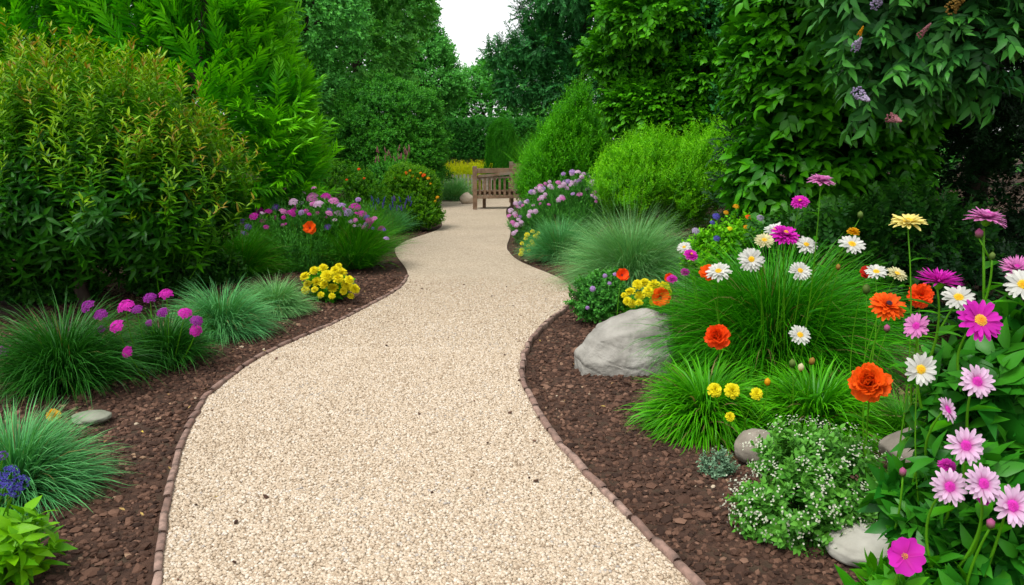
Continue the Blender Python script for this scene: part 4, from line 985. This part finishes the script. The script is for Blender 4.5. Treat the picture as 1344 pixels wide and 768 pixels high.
# far grasses
clump('grass_clump', 'pale grey lavender mound below the picket fence', 596, 263, 66, 17, 1000, 9, M_g_silver, el=(88, 24), droop=35)
clump('grass_clump', 'tall feathery green grass between bench and pink flowered bush', 722, 279, 64, 104, 1500, 9, M_upright, el=(89, 66), droop=20)

# small stone by the lavender, seen beside the bench
rock('pale_stone', 'pale sandy stone at the foot of the bench', 613, 262, 21.4, (.40, .34, .34), surface('sandy stone', (.42, .34, .25), (.5, .42, .32), 4, .9, .3, 20), 5, 31, .2)
# yellow flowers beyond the fence
A = Acc(); n = 3200; P = np.stack([rng.uniform(-3.2, -.4, n), rng.uniform(25.2, 27.2, n), rng.uniform(.1, .8, n)], -1)
fr = frames(norm(np.array([0, 0, 1.]) + .5 * rng.normal(size=(n, 3))), rand_dirs(n))
for i, tp_ in enumerate(SP_fine): q = np.arange(n) % 4 == i; A.inst(tp_, fr[q], P[q] - np.array([0, 0, .1]), rng.uniform(.8, 1.2, q.sum()), rng.uniform(0, 1, q.sum()))
M_yellowbed = foliage('yellow drift', (.13, .26, .02), (.42, .50, .04), (.70, .70, .06), .6, .25, 1.2)
tag(obj('yellow_flower_drift', make_mesh('yellow_flower_drift', A.get(), M_yellowbed)), kind='stuff')
A = Acc()
for i in range(26): blades(A, (rng.uniform(-3.3, -.6), rng.uniform(27.4, 28.2), 0), 70, .12, 1.15, .012, (89, 65), 25, 4)
tag(obj('dry_grass', make_mesh('dry_grass', A.get(), foliage('dry grass', (.18, .17, .05), (.32, .26, .10), (.42, .24, .16), .6, .2))), kind='stuff')

# ================================================================== LEFT BED FLOWERS
def heads(t, lst, Y, m=None, b=None, stems=True, jit=.12, calyx=False, sr=.0025, sag=.02):
    for (px, py, size, kind, col, tl, ln) in lst:
        y = Y + rng.uniform(-jit, jit) - (.55 if px < 170 else 0); p = AT(px, py, y); mm = MPP(px, py, y)
        flower(t, kind, col, p, size / 2 * mm, tl, ln, calyx=calyx)
        if stems and b is not None:
            q = np.array([b[0] + (p[0] - b[0]) * .35, b[1] + (p[1] - b[1]) * .5, 0]); stem_to(t, q, p - np.array([0, 0, .004]), sr, sag)

t, b, m = thing_clump('purple_flower_clump', 'green grassy tuft topped with magenta purple flower heads', 'flower', 218, 478, 130, 84, 850, 7, M_g_dark, (88, 38), 58)
heads(t, [(115, 402, 22, 'cluster', 'purple', 35, -25), (132, 413, 20, 'cluster', 'purple', 40, 0), (133, 432, 12, 'cluster', 'purple', 50, 0), (165, 402, 25, 'cluster', 'bright magenta', 35, -10), (197, 391, 20, 'cluster', 'purple', 30, 0), (218, 386, 20, 'cluster', 'bright magenta', 30, 10), (180, 406, 16, 'cluster', 'purple', 40, 0), (153, 428, 22, 'cluster', 'bright magenta', 45, -20), (243, 411, 20, 'cluster', 'bright magenta', 35, 20), (258, 421, 18, 'cluster', 'purple', 40, 30), (257, 434, 18, 'cluster', 'bright magenta', 50, 30), (167, 462, 18, 'cluster', 'bright magenta', 60, -30), (196, 424, 12, 'cluster', 'purple', 50, 0), (214, 410, 18, 'cluster', 'purple', 40, 0)], b[1] - .12, b=b, jit=.15, sr=.003)
t, b, m = thing_clump('blue_flower_clump', 'blue green grass in the foreground with round blue flower heads', 'flower', 25, 648, 215, 122, 1500, 6.5, M_g_blue, (86, 20), 45)
heads(t, [(13, 622, 26, 'umbel', 'blue', 50, 0), (28, 634, 24, 'umbel', 'blue', 55, 10), (8, 640, 24, 'umbel', 'blue', 60, -10), (20, 645, 18, 'umbel', 'blue', 60, 0), (4, 598, 14, 'umbel', 'violet', 40, 0)], b[1] - .34, b=b, jit=.04)
# yellow mound on the left
def yellow_mound(label, px, py, w, h, n_leaf, pts, Yoff, size, tplscale=(.5, .8), mat=None, tp=SP_broad, col='yellow'):
    b = G(px, py); m = MPP(px, py, b[1]); t = thing('yellow_flower_plant', label, 'flower', b, 'yellow flowering plants')
    A = Acc(); canopy(A, [(b[0], b[1], h * m * .32, w * m * .36, w * m * .32, h * m * .30)], n_leaf, tp, s=tplscale, up=.5, jit=.4, thick=.5, lump=.1, zmin=.01)
    tube(A, curve(b, b + np.array([0, 0, h * m * .5]), n=4), .006, .003, 5)
    part('foliage', A, mat or M_leafgreen, t)
    for (x, y, s) in pts:
        Y = b[1] + Yoff + rng.uniform(-.08, .08); p = AT(x, y, Y); flower(t, 'pompon', col, p + rng.normal(0, .008, 3) * (w / 60), s / 2 * rng.uniform(.8, 1.2) * MPP(x, y, Y), 40 + rng.normal(0, 14), (x - px) * .8, calyx=False)
    return t
yp = [(400, 361, 15), (412, 355, 16), (424, 352, 15), (437, 354, 16), (450, 359, 15), (460, 368, 15), (465, 379, 13), (454, 373, 16), (442, 366, 17), (429, 362, 17), (416, 367, 16), (404, 373, 15), (398, 381, 12), (425, 374, 15), (438, 378, 14), (450, 385, 13), (413, 379, 13), (434, 389, 11), (420, 387, 10), (444, 350, 11), (459, 389, 10)]
yellow_mound('yellow flowered mound beside the mulch at the left path edge', 430, 393, 80, 55, 170, yp, -.26, 15)
# mixed pink and violet drift
b = G(395, 352); t = thing('mixed_flower_drift', 'feathery mound of pink, violet and magenta flowers with one orange poppy', 'flower', b, None)
m = MPP(395, 352, b[1]); A = Acc()
canopy(A, [(b[0] - .15, b[1], .32, .72, .5, .36), (b[0] + .35, b[1] + .1, .42, .6, .5, .42), (b[0] - .5, b[1], .25, .4, .4, .3), (b[0], b[1] - .25, .25, .7, .35, .28), (b[0] + .1, b[1], .55, .55, .4, .33), (b[0] - .25, b[1], .42, .5, .4, .32)], 3600, SP_fine, s=(.5, .9), up=1.2, out=.7, jit=.3, thick=.6, zmin=.0)
part('foliage', A, M_feather, t)
mix = [(410, 259, 18, 'cluster', 'pink'), (428, 258, 16, 'cluster', 'magenta'), (418, 268, 16, 'cluster', 'light pink'), (438, 264, 16, 'cluster', 'pink'), (385, 265, 14, 'cluster', 'light pink'), (372, 278, 14, 'cluster', 'pink'), (395, 276, 13, 'cluster', 'red'), (383, 280, 14, 'cluster', 'magenta'), (352, 278, 14, 'cluster', 'magenta'), (340, 277, 13, 'cluster', 'bright magenta'), (333, 284, 14, 'cluster', 'bright magenta'), (362, 272, 12, 'cluster', 'violet'), (305, 296, 12, 'cluster', 'violet'), (326, 298, 11, 'cluster', 'violet'), (353, 301, 11, 'cluster', 'violet'), (366, 291, 11, 'cluster', 'violet'), (430, 298, 13, 'cluster', 'violet'), (356, 311, 8, 'cluster', 'blue'), (333, 327, 8, 'cluster', 'blue'), (378, 334, 11, 'cluster', 'violet'), (388, 298, 9, 'cluster', 'red'), (420, 322, 7, 'cluster', 'pink'), (448, 270, 14, 'cluster', 'lilac'), (457, 279, 15, 'cluster', 'lilac'), (466, 272, 18, 'cluster', 'bright magenta'), (475, 281, 15, 'cluster', 'bright magenta'), (470, 262, 9, 'cluster', 'lilac'), (485, 290, 13, 'cluster', 'magenta'), (491, 287, 10, 'cluster', 'pink'), (500, 300, 12, 'cluster', 'magenta'), (507, 313, 9, 'cluster', 'lilac'), (458, 292, 9, 'cluster', 'lilac'), (478, 298, 10, 'cluster', 'pink'), (444, 280, 12, 'cluster', 'light pink'), (404, 285, 10, 'cluster', 'pink'), (318, 290, 10, 'cluster', 'violet'), (345, 290, 9, 'cluster', 'magenta'), (432, 280, 12, 'cluster', 'pink'), (412, 247, 8, 'cluster', 'pink'), (398, 252, 9, 'cluster', 'light pink')]
for k in range(52):
    x = rng.uniform(312, 506); y = 262 + abs(x - 415) * .22 + rng.uniform(0, 26); mix.append((x, y, rng.uniform(5, 10), 'cluster', str(rng.choice(['pink', 'light pink', 'lilac', 'violet', 'magenta', 'bright magenta']))))
mix = [x + (35 + rng.normal(0, 15), rng.normal(0, 20)) for x in mix]
heads(t, mix, b[1] - .15, b=b, jit=.3, sr=.003, sag=.015)
Yp = b[1] - .55; p = AT(407, 300, Yp); flower(t, 'poppy', 'orange', p, 9.5 * MPP(407, 300, Yp), 65, 5, label='orange poppy bloom'); stem_to(t, G(404, 358), p, .004)
# orange daisy seedling by the flat stone
b = G(80, 592); t = thing('orange_flower', 'small orange bloom at the edge of the dark grass by the flat stone', 'flower', b); Yp = b[1] - .02
p = AT(70, 545, Yp); flower(t, 'pompon', 'golden', p, 9.5 * MPP(70, 545, Yp), 50, 10, calyx=False); stem_to(t, b, p, .003, leaves=3, lsize=.07, lw=.022)
b = G(4, 510); t = thing('purple_flower', 'lone magenta flower head at the left rim of the dark grass', 'flower', b); p = AT(4, 461, b[1] - .1); flower(t, 'cluster', 'purple', p, 11 * MPP(4, 461, b[1]), 40, 0); stem_to(t, b, p, .003)
# leafy foreground plant on the left
b = G(6, 768); t = thing('leafy_plant', 'light green leafy seedling in the near corner of the mulch', 'plant', b)
A = Acc(); canopy(A, [(b[0] - .03, b[1] + .05, .10, .17, .15, .12)], 34, SP_broad, s=(.55, .85), up=.9, jit=.4, thick=.6, lump=.1, zmin=.01); tube(A, curve(b, b + np.array([0, 0, .12]), n=4), .005, .003, 5)
part('foliage', A, foliage('light leaves', (.06, .19, .012), (.12, .30, .025), (.18, .38, .03), .4, .3), t)
# blue spikes over the grass tuft, orange shrubs, dusty pink plant
b = G(515, 298); t = thing('blue_flower_plant', 'bushy plant with dark blue flower spikes in front of the orange flowered shrub', 'flower', b)
A = Acc(); canopy(A, [(b[0], b[1], .28, .42, .35, .36)], 500, SP_fine, s=(.5, .8), up=1.2, out=.7, jit=.3, thick=.6, zmin=.0); part('foliage', A, M_feather, t)
for k in range(26):
    x, y = rng.uniform(487, 541), 268 + rng.uniform(-5, 9); Y = 13.1 + rng.uniform(-.2, .2); p = AT(x, y, Y); flower(t, 'spike', rng.choice(['blue', 'violet', 'blue']), p, 3.6 * MPP(x, y, Y), rng.normal(5, 8), rng.normal(0, 15))
b = at_base(537, 14.9)
t = tree('orange_flowered_shrub', 'rounded bright green shrub with orange flower clusters on the mulch point', 'shrub', b, [(0, 0, .58, .54, .5, .55), (-.1, 0, .95, .36, .36, .25), (.18, 0, .78, .38, .38, .36), (.2, -.15, .3, .42, .4, .3)], 3000, SP_small, foliage('orange shrub leaves', (.022, .09, .008), (.06, .19, .014), (.14, .30, .02), .45, .28), trunk=.025, crown='foliage', s=(.7, 1.1), up=.6, jit=.4, thick=.3, lump=.12)
for (x, y, s) in [(533, 227, 10), (541, 231, 9), (527, 232, 7), (556, 230, 11), (562, 234, 9), (549, 235, 8), (574, 259, 9), (571, 264, 7), (518, 234, 7), (565, 241, 6), (538, 224, 7), (552, 227, 7)]:
    Y = 14.6; flower(t, 'cluster', 'golden' if s < 10 else 'orange', AT(x, y, Y), s / 2 * .62 * MPP(x, y, Y), 40, rng.normal(0, 20))
b = at_base(446, 14.2)
t = tree('small_bush', 'yellow green bush touched with orange blooms, behind the mixed flowers', 'bush', b, [(0, 0, .6, .65, .5, .6), (.3, 0, .55, .5, .4, .5), (-.4, 0, .7, .5, .5, .6)], 2600, SP_small, foliage('bush leaves', (.022, .095, .008), (.06, .20, .014), (.12, .28, .02), .45, .28), trunk=.025, crown='foliage', s=(.7, 1.15), up=.7, jit=.4, thick=.35, lump=.15)
for (x, y, s) in [(471, 222, 5), (478, 234, 4), (455, 236, 4)]: flower(t, 'cluster', 'orange', AT(x, y, 13.9), s / 2 * MPP(x, y, 13.9), 40, 0)
b = at_base(512, 17.2)
t = tree('dusty_pink_plant', 'tall plant with dusty pink flower spikes before the round bush', 'plant', b, [(0, 0, .7, .5, .45, .65), (.15, 0, .95, .35, .35, .35)], 1500, SP_small, M_round, trunk=.02, crown='foliage', s=(.8, 1.2), up=.8, jit=.4, thick=.4, lump=.15)
for k in range(22):
    x = rng.uniform(492, 538); y = rng.uniform(197, 214); Y = 17 + rng.uniform(-.2, .2); p = AT(x, y, Y); flower(t, 'spike', 'dusty pink', p, 4.0 * MPP(x, y, Y), 0, rng.normal(0, 15)); 
    A = Acc(); tube(A, curve((b[0] + (p[0] - b[0]) * .5, b[1], .8), p, n=4), .008, .005, 4); part('stem', A, M_stem, t)

# ================================================================== RIGHT BED FLOWERS
b = G(738, 318); t = thing('pink_flowered_bush', 'broad feathery bush covered in pale pink flower clusters by the path', 'shrub', b)
A = Acc(); canopy(A, [(b[0], b[1], .42, .7, .55, .5), (b[0] + .3, b[1] + .1, .62, .6, .5, .45), (b[0] - .45, b[1], .3, .4, .4, .36), (b[0] + .05, b[1] - .3, .32, .5, .35, .34)], 3400, SP_fine, s=(.45, .85), up=1.2, out=.8, jit=.3, thick=.5, zmin=.0); part('foliage', A, M_feather, t)
for k in range(98):
    s = rng.beta(1.05, 1.0); x = 667 + 128 * s; top = 274 - 50 * math.sin(min(1, s * 1.35) * math.pi / 2) + (18 * max(0, s - .72) / .28)
    dy = rng.uniform(0, 1) ** 1.3 * (40 - 12 * s); y = top + dy; Y = b[1] - .1 - dy * .012 + rng.uniform(-.15, .35)
    flower(t, 'cluster', rng.choice(['light pink', 'lilac', 'light pink', 'light pink', 'pink']), AT(x, y, Y), rng.uniform(2.4, 5.0) * MPP(x, y, Y), 40 + rng.normal(0, 15), rng.normal(0, 20))
yp2 = [(x + rng.normal(0, 1.2), y, 7) for x, y in [(700, 304), (706, 306), (694, 308), (702, 311), (690, 314), (697, 317), (686, 320), (692, 323), (700, 321), (686, 328), (694, 330), (684, 333), (706, 313), (690, 308)]]
yellow_mound('small yellow flowered plant at the path edge beneath the pale pink bush', 697, 332, 28, 34, 110, yp2, -.22, 7, (.5, .8), tp=SP_herb)
yp3 = [(826, 382, 15), (835, 376, 17), (846, 373, 17), (857, 375, 17), (868, 379, 16), (840, 388, 15), (852, 386, 16), (864, 390, 15), (822, 392, 14), (830, 397, 13), (842, 396, 12), (876, 384, 12), (818, 387, 11), (856, 397, 12)]
yellow_mound('yellow flowered plant behind the grey boulder', 848, 424, 92, 60, 150, yp3, -.28, 15)
# small leaved plant with lilac flowers
b = G(784, 424); t = tree('small_leaved_plant', 'dark small leaved plant with few lilac flowers beside the boulder', 'plant', b, [(0, 0, .22, .24, .22, .24), (.08, .02, .3, .17, .16, .17)], 750, SP_herb, M_feather, trunk=.01, crown='foliage', s=(.55, .95), up=.6, jit=.45, thick=.5, lump=.15)
for (x, y, s) in [(778, 379, 9), (794, 362, 7), (800, 372, 6), (771, 404, 6), (807, 360, 6)]: flower(t, 'cluster', 'lilac', AT(x, y, b[1] - .22), s / 2 * MPP(x, y, b[1] - .22), 60, 0)
# wild flowers with orange and blue
b = G(948, 384); t = tree('wildflower_plant', 'loose yellow green plant with small orange and blue flowers', 'flower', b, [(0, 0, .35, .42, .3, .32), (.15, 0, .55, .3, .25, .28), (-.2, 0, .45, .25, .25, .25)], 620, SP_herb, M_lime, trunk=.008, crown='foliage', s=(.9, 1.6), up=1.0, jit=.4, thick=.7, lump=.15)
for (x, y, s, c) in [(966, 271, 7, 'golden'), (953, 279, 6, 'golden'), (982, 285, 7, 'orange'), (979, 298, 6, 'golden'), (940, 284, 9, 'blue'), (941, 313, 8, 'blue'), (913, 303, 9, 'grey lilac'), (998, 286, 9, 'grey lilac'), (935, 292, 6, 'blue'), (958, 300, 6, 'yellow')]:
    Y = b[1] - .3; p = AT(x, y, Y); flower(t, 'cluster', c, p, s / 2 * 1.3 * MPP(x, y, Y), 45, 0); stem_to(t, np.array([b[0] + (p[0] - b[0]) * .4, b[1], .1]), p, .003)

# single tall stems
tall = [
 # px, py, size, kind, colour, Y, tilt, lean, base dx, leaves, name, label
 (1078, 238, 37, 'zinnia', 'pink', 4.35, 8, 4, -6, 5, 'pink_zinnia', 'tallest pink zinnia, rising alone above the white daisies'),
 (1050, 265, 24, 'zinnia', 'bright magenta', 4.6, 35, -22, 8, 2, 'magenta_zinnia', 'small tilted magenta zinnia just under the tallest pink one'),
 (1018, 303, 30, 'fulldaisy', 'white', 4.75, 25, -8, 4, 0, 'white_daisy', 'white daisy half hidden behind the broad magenta zinnia'),
 (1030, 309, 40, 'zinnia', 'bright magenta', 4.5, 28, 8, -4, 0, 'magenta_zinnia', 'broad magenta zinnia amid white and cream daisies above the huge grass'),
 (1003, 316, 26, 'fulldaisy', 'cream', 4.45, 38, -5, 4, 0, 'cream_daisy', 'cream daisy touching the left side of the broad magenta zinnia'),
 (986, 341, 34, 'fulldaisy', 'white', 4.35, 62, -20, 8, 0, 'white_daisy', 'white daisy facing the path just below the cream daisy'),
 (1058, 322, 30, 'fulldaisy', 'white', 4.45, 40, 0, 0, 0, 'white_daisy', 'white daisy beside the stem of the tallest pink zinnia'),
 (1118, 321, 34, 'daisy', 'white', 4.3, 38, 0, -4, 1, 'white_daisy', 'white daisy below the small yellow bud by the dark shrub'),
 (1050, 356, 29, 'fulldaisy', 'white', 4.2, 50, 0, 0, 0, 'white_daisy', 'white daisy low over the middle of the huge grass, under two others'),
 (1120, 305, 17, 'pompon', 'golden', 4.5, 15, 10, -5, 0, 'yellow_daisy', 'small half open yellow bloom above a white daisy'),
 (1129, 284, 11, 'bud', 'green bud', 4.6, 0, 0, -8, 0, 'flower_bud', 'round green bud on a thin stem beside the tallest pink zinnia'),
 (898, 325, 19, 'fulldaisy', 'white', 5.3, 35, -20, 15, 0, 'white_daisy', 'small white daisy leaning beside the silvery fescue mound'),
 (907, 335, 21, 'zinnia', 'bright magenta', 5.2, 35, 10, 12, 0, 'magenta_zinnia', 'small magenta zinnia directly beneath a small leaning white daisy'),
 (899, 357, 13, 'zinnia', 'magenta', 5.4, 35, 0, 10, 0, 'magenta_zinnia', 'tiny magenta zinnia between the yellow plant and the white daisies'),
 (882, 366, 15, 'zinnia', 'magenta', 5.3, 30, -10, 10, 0, 'magenta_zinnia', 'tiny dark magenta zinnia right beside the yellow flowered plant'),
 (943, 357, 34, 'fulldaisy', 'white', 4.55, 30, -14, 12, 0, 'white_daisy', 'white daisy leaning in front of an orange poppy at the grass edge'),
 (929, 360, 24, 'poppy', 'orange', 4.65, 45, -20, 20, 0, 'orange_poppy', 'orange poppy peeping out behind a leaning white daisy'),
 (816, 362, 19, 'poppy', 'red orange', 5.9, 60, 25, -4, 0, 'orange_poppy', 'orange poppy above the dark small leaved plant'),
 (866, 391, 27, 'poppy', 'orange', 5.5, 72, 20, 8, 0, 'orange_poppy', 'orange poppy in front of the yellow flowered plant by the boulder'),
 (878, 366, 14, 'poppy', 'red orange', 5.6, 60, 0, 8, 0, 'orange_poppy', 'small orange poppy between yellow blooms and tiny magenta zinnia'),
 (1137, 360, 20, 'poppy', 'red', 4.1, 45, -20, 8, 0, 'red_poppy', 'red poppy next to a flat white daisy over the grass edge'),
 (1150, 357, 28, 'daisy', 'white', 4.0, 30, -8, -8, 0, 'white_daisy', 'flat white daisy touching the red poppy'),
 (1177, 360, 27, 'fulldaisy', 'cream', 4.0, 28, 10, -25, 1, 'cream_daisy', 'cream daisy leaning away from the red poppy on a slanting stem'),
 (1192, 292, 45, 'fulldaisy', 'pale yellow', 3.2, 12, -8, 20, 6, 'yellow_daisy', 'tall pale yellow daisy on a leafy stem against the dark shade'),
 (1165, 402, 48, 'zinnia', 'orange', 3.3, 38, 0, 12, 2, 'orange_zinnia', 'flat orange zinnia above the edge of the huge grass'),
 (1208, 388, 34, 'pompon', 'red orange', 3.5, 70, -40, 6, 0, 'orange_zinnia', 'red orange zinnia seen from the side behind the spiky magenta aster'),
 (942, 442, 35, 'carnation', 'red orange', 4.2, 48, -38, 75, 2, 'orange_carnation', 'red orange carnation bloom leaning out over the boulder side of the grass'),
 (1141, 503, 54, 'carnation', 'orange', 2.95, 42, -42, 30, 2, 'orange_carnation', 'large orange carnation bloom facing the bright grass clump'),
 (1050, 440, 29, 'daisy', 'white', 4.1, 48, 0, 2, 0, 'white_daisy', 'single white daisy in front of the dark base of the huge grass'),
 (1208, 485, 44, 'daisy', 'white', 2.15, 72, -6, 95, 1, 'white_daisy', 'large white daisy with a yellow eye beside the dahlia leaves'),
 (1040, 479, 13, 'bud', 'green bud', 3.9, 0, -5, 10, 1, 'flower_bud', 'round green bud just below the single white daisy'),
 (1051, 484, 12, 'bud', 'cream', 3.88, 0, 5, 4, 0, 'flower_bud', 'small cream bud low in front of the huge grass'),
 (1065, 476, 12, 'bud', 'bronze', 3.92, 10, 10, -4, 1, 'flower_bud', 'withered brown bud curling above the bright grass clump'),
 (1164, 433, 12, 'bud', 'pink bud', 3.25, 5, -5, 6, 0, 'flower_bud', 'pinkish bud under the flat orange zinnia'),
 (1137, 382, 15, 'bud', 'green bud', 4.05, 0, 0, 4, 0, 'flower_bud', 'fat green bud beneath the red poppy'),
 (1100, 352, 9, 'bud', 'bronze', 4.3, 0, 0, 0, 0, 'flower_bud', 'thin brown bud between white daisies and the red poppy'),
]
for (px, py, s, kind, col, Y, tl, ln, dx, lv, nm, lab) in tall:
    p = AT(px, py, Y); mm = MPP(px, py, Y); r_ = s / 2 * mm
    if 930 < px < 1130 and Y > 4 and py < 470:      # these grow out of the huge grass
        gb = G(1012, 486); b = np.array([gb[0] * .55 + p[0] * .45 + rng.normal(0, .05), 4.95 + rng.normal(0, .06), 0])
    else: b = np.array([p[0] + dx * mm, Y + .08, 0])
    t = thing(nm, lab, 'flower bud' if nm == 'flower_bud' else 'flower', b, None)
    f, nrm = flower(t, kind, col, p, r_ * 1.04, tl, ln)
    stem_to(t, b, p - np.array(nrm) * r_ * .30, max(.0024, .0034 * (r_ / .07)), .045, leaves=lv, lsize=.11, lw=.032)
# yellow blooms in front of the bright grass
b = G(968, 582); t = thing('yellow_marigold', 'four yellow marigold blooms on thin stems before the bright grass', 'flower', b)
for (x, y, s) in [(938, 512, 21), (961, 513, 23), (993, 517, 18), (958, 547, 14)]:
    Y = b[1] - .22; p = AT(x, y, Y); flower(t, 'pompon', 'yellow', p, s / 2 * MPP(x, y, Y), 55, 0); stem_to(t, b + np.array([rng.normal(0, .03), -.02, 0]), p, .0028, leaves=2, lsize=.06, lw=.022)
p = AT(1007, 503, b[1] - .15); flower(t, 'bud', 'golden', p, 6 * MPP(1007, 503, b[1]), 10, 0, name='bud'); stem_to(t, b, p, .0026)
# silvery herb
b = G(942, 624); t = thing('silver_herb', 'small grey green feathery herb on the mulch beside the round stone', 'plant', b)
A = Acc(); canopy(A, [(b[0], b[1], .05, .085, .075, .08)], 110, SP_herb, s=(.3, .5), up=.9, jit=.5, thick=.7, zmin=.0); part('foliage', A, foliage('silver herb', (.07, .14, .085), (.14, .23, .15), (.2, .3, .2), .6, .15), t)
# white flowered herb
b = G(1058, 700); t = thing('white_flowered_herb', 'bushy small leaved herb dotted with tiny white flowers', 'herb', b)
A = Acc(); lbh = [(b[0], b[1] - .02, .13, .27, .2, .16), (b[0] + .13, b[1] + .1, .2, .24, .22, .17), (b[0] - .13, b[1] + .02, .08, .17, .16, .12), (b[0] + .02, b[1] + .17, .23, .2, .18, .15)]
canopy(A, lbh, 620, SP_herb, s=(.65, 1.05), up=.6, jit=.45, thick=.5, lump=.12, zmin=.0); part('foliage', A, M_herb, t)
A = Acc(); P_, N_ = shell(lbh, 300, .1, .12, 3, .02); B = Acc(); petal_ring(B, 5, .1, .9, .8, 20, -10, 'broad', nv=3)
for p, q in zip(P_, N_):
    for k in range(5):
        c = p + q * .02 + np.array([0, 0, .02]) + rng.normal(0, .011, 3); d = norm(q + np.array([0, -.2, .5]) + .4 * rng.normal(size=3)); Fm = frames(d[None], np.array([[.3, .9, .1]]))[0]
        V, T, r_, a_ = B.get(); A.add(V * .0044 @ Fm.T + c, T, rng.uniform(), a_)
o = part('blossom', A, petal_mat('white herb', (.6, .62, .3), (.74, .76, .64), .2), t); o['kind'] = 'stuff'

# ================================================================== FOREGROUND PLANTS ON THE RIGHT
def bush_plant(nm, lab, base, lobes, n, tp, mat, fl, s=(.8, 1.15), leafy=2, cat='flower', up=.55):
    t = thing(nm, lab, cat, base); A = Acc(); canopy(A, lobes, n, tp, s=s, up=up, jit=.4, thick=.55, lump=.12, zmin=.0)
    for l in lobes: tube(A, curve(base, np.array(l[:3]), (0, 0, .02), 6, .005), .006, .003, 5)
    part('foliage', A, mat, t)
    for (px, py, sz, kind, col, Y, tl, ln, dx) in fl:
        p = AT(px, py, Y); r_ = sz / 2 * MPP(px, py, Y); f, nrm = flower(t, kind, col, p, r_, tl, ln, name='bud' if kind == 'bud' else 'flower')
        q = np.array([p[0] + dx * MPP(px, py, Y) + rng.normal(0, .025), Y + .07, max(.12, p[2] - rng.uniform(.18, .3))])
        stem_to(t, q, p - np.array(nrm) * r_ * .3, .0036, .012, leaves=leafy if kind != 'bud' else 0, lsize=.12, lw=.042)
    return t
def lob(px, py, Y, rx, ry, rz): p = AT(px, py, Y); return (p[0], p[1], p[2], rx, ry, rz)
p = AT(1300, 500, 2.35); base = np.array([p[0], 2.35, 0])
bush_plant('dahlia', 'leafy dahlia with magenta and white blooms at the shady edge of the bed', base,
  [lob(1300, 520, 2.4, .2, .18, .16), lob(1335, 470, 2.45, .18, .16, .16), lob(1270, 580, 2.35, .13, .14, .14), lob(1370, 560, 2.4, .2, .2, .25), lob(1330, 640, 2.35, .22, .18, .22), lob(1265, 500, 2.5, .1, .1, .1)], 185, SP_broad, M_dahlia,
  [(1286, 421, 62, 'daisy', 'bright magenta', 2.2, 58, 5, 8), (1232, 370, 62, 'aster', 'bright magenta', 2.3, 3, 4, 14), (1258, 391, 44, 'daisy', 'white', 2.45, 38, -12, 8), (1334, 353, 46, 'aster', 'pink', 2.35, 30, -10, 20), (1342, 374, 48, 'daisy', 'white', 2.25, 50, -20, 20), (1203, 428, 36, 'daisy', 'pink', 2.3, 35, -62, 40), (1207, 437, 9, 'bud', 'pink bud', 2.4, 0, 0, 20), (1302, 338, 12, 'bud', 'green bud', 2.4, 0, 0, 8)], s=(.8, 1.2))
p = AT(1310, 400, 2.55); base = np.array([p[0] + .03, 2.55, 0]); t = thing('pink_zinnia', 'tall pink zinnia with a bud on a leafy stem before the deep shade', 'flower', base)
p = AT(1295, 288, 2.45); f, nrm = flower(t, 'zinnia', 'pink', p, 28 * MPP(1295, 288, 2.45), 4, 10); stem_to(t, base, p - np.array(nrm) * .03, .0048, .02, leaves=9, lsize=.14, lw=.045)
p2 = AT(1285, 309, 2.45); flower(t, 'bud', 'pink bud', p2, 8 * MPP(1285, 309, 2.45), 10, -10, name='bud'); stem_to(t, AT(1302, 345, 2.48), p2 - np.array([0, 0, .008]), .003)
p = AT(1285, 690, 2.05); base = np.array([p[0] + .05, 2.1, 0])
bush_plant('pink_daisy_plant', 'leafy plant with pale pink daisies that have magenta eyes, nearest the viewer', base,
  [lob(1300, 700, 2.1, .17, .15, .13), lob(1215, 690, 2.2, .10, .11, .10), lob(1240, 760, 2.05, .13, .12, .1), lob(1350, 730, 2.05, .15, .14, .16), lob(1180, 640, 2.3, .05, .06, .06), lob(1310, 790, 2.0, .2, .15, .14), lob(1300, 640, 2.12, .13, .08, .1), lob(1262, 610, 2.15, .07, .06, .08)], 200, SP_broad, M_dahlia,
  [(1282, 501, 48, 'daisy', 'pale pink', 2.15, 62, 8, 10), (1243, 538, 38, 'daisy', 'pale pink', 2.2, 40, 45, 0), (1267, 585, 51, 'daisy', 'pale pink', 2.0, 66, 0, 8), (1246, 639, 50, 'daisy', 'pale pink', 1.95, 66, -14, 8), (1290, 635, 52, 'daisy', 'pale pink', 1.92, 60, 8, 4), (1328, 664, 58, 'daisy', 'pale pink', 1.9, 62, 10, 0), (1243, 611, 24, 'zinnia', 'magenta', 2.05, 30, -10, 8), (1185, 622, 15, 'bud', 'pink bud', 2.2, 0, -5, 8), (1300, 690, 17, 'bud', 'pink bud', 1.9, 0, 0, 2), (1208, 607, 14, 'pompon', 'bronze', 2.25, 40, 0, 6), (1291, 655, 20, 'zinnia', 'bright magenta', 1.96, 50, 0, 2)], s=(.6, .95), leafy=1)
p = AT(1190, 790, 1.98); base = np.array([p[0], 2.02, 0])
bush_plant('magenta_flower_plant', 'low leafy plant with one magenta five petalled bloom by the pale stone', base, [lob(1210, 778, 2.0, .10, .09, .07), lob(1165, 765, 2.1, .05, .06, .05)], 26, SP_broad, M_leafgreen,
  [(1187, 730, 52, 'five', 'bright magenta', 1.95, 62, -5, 6)], s=(.6, .9), leafy=0)
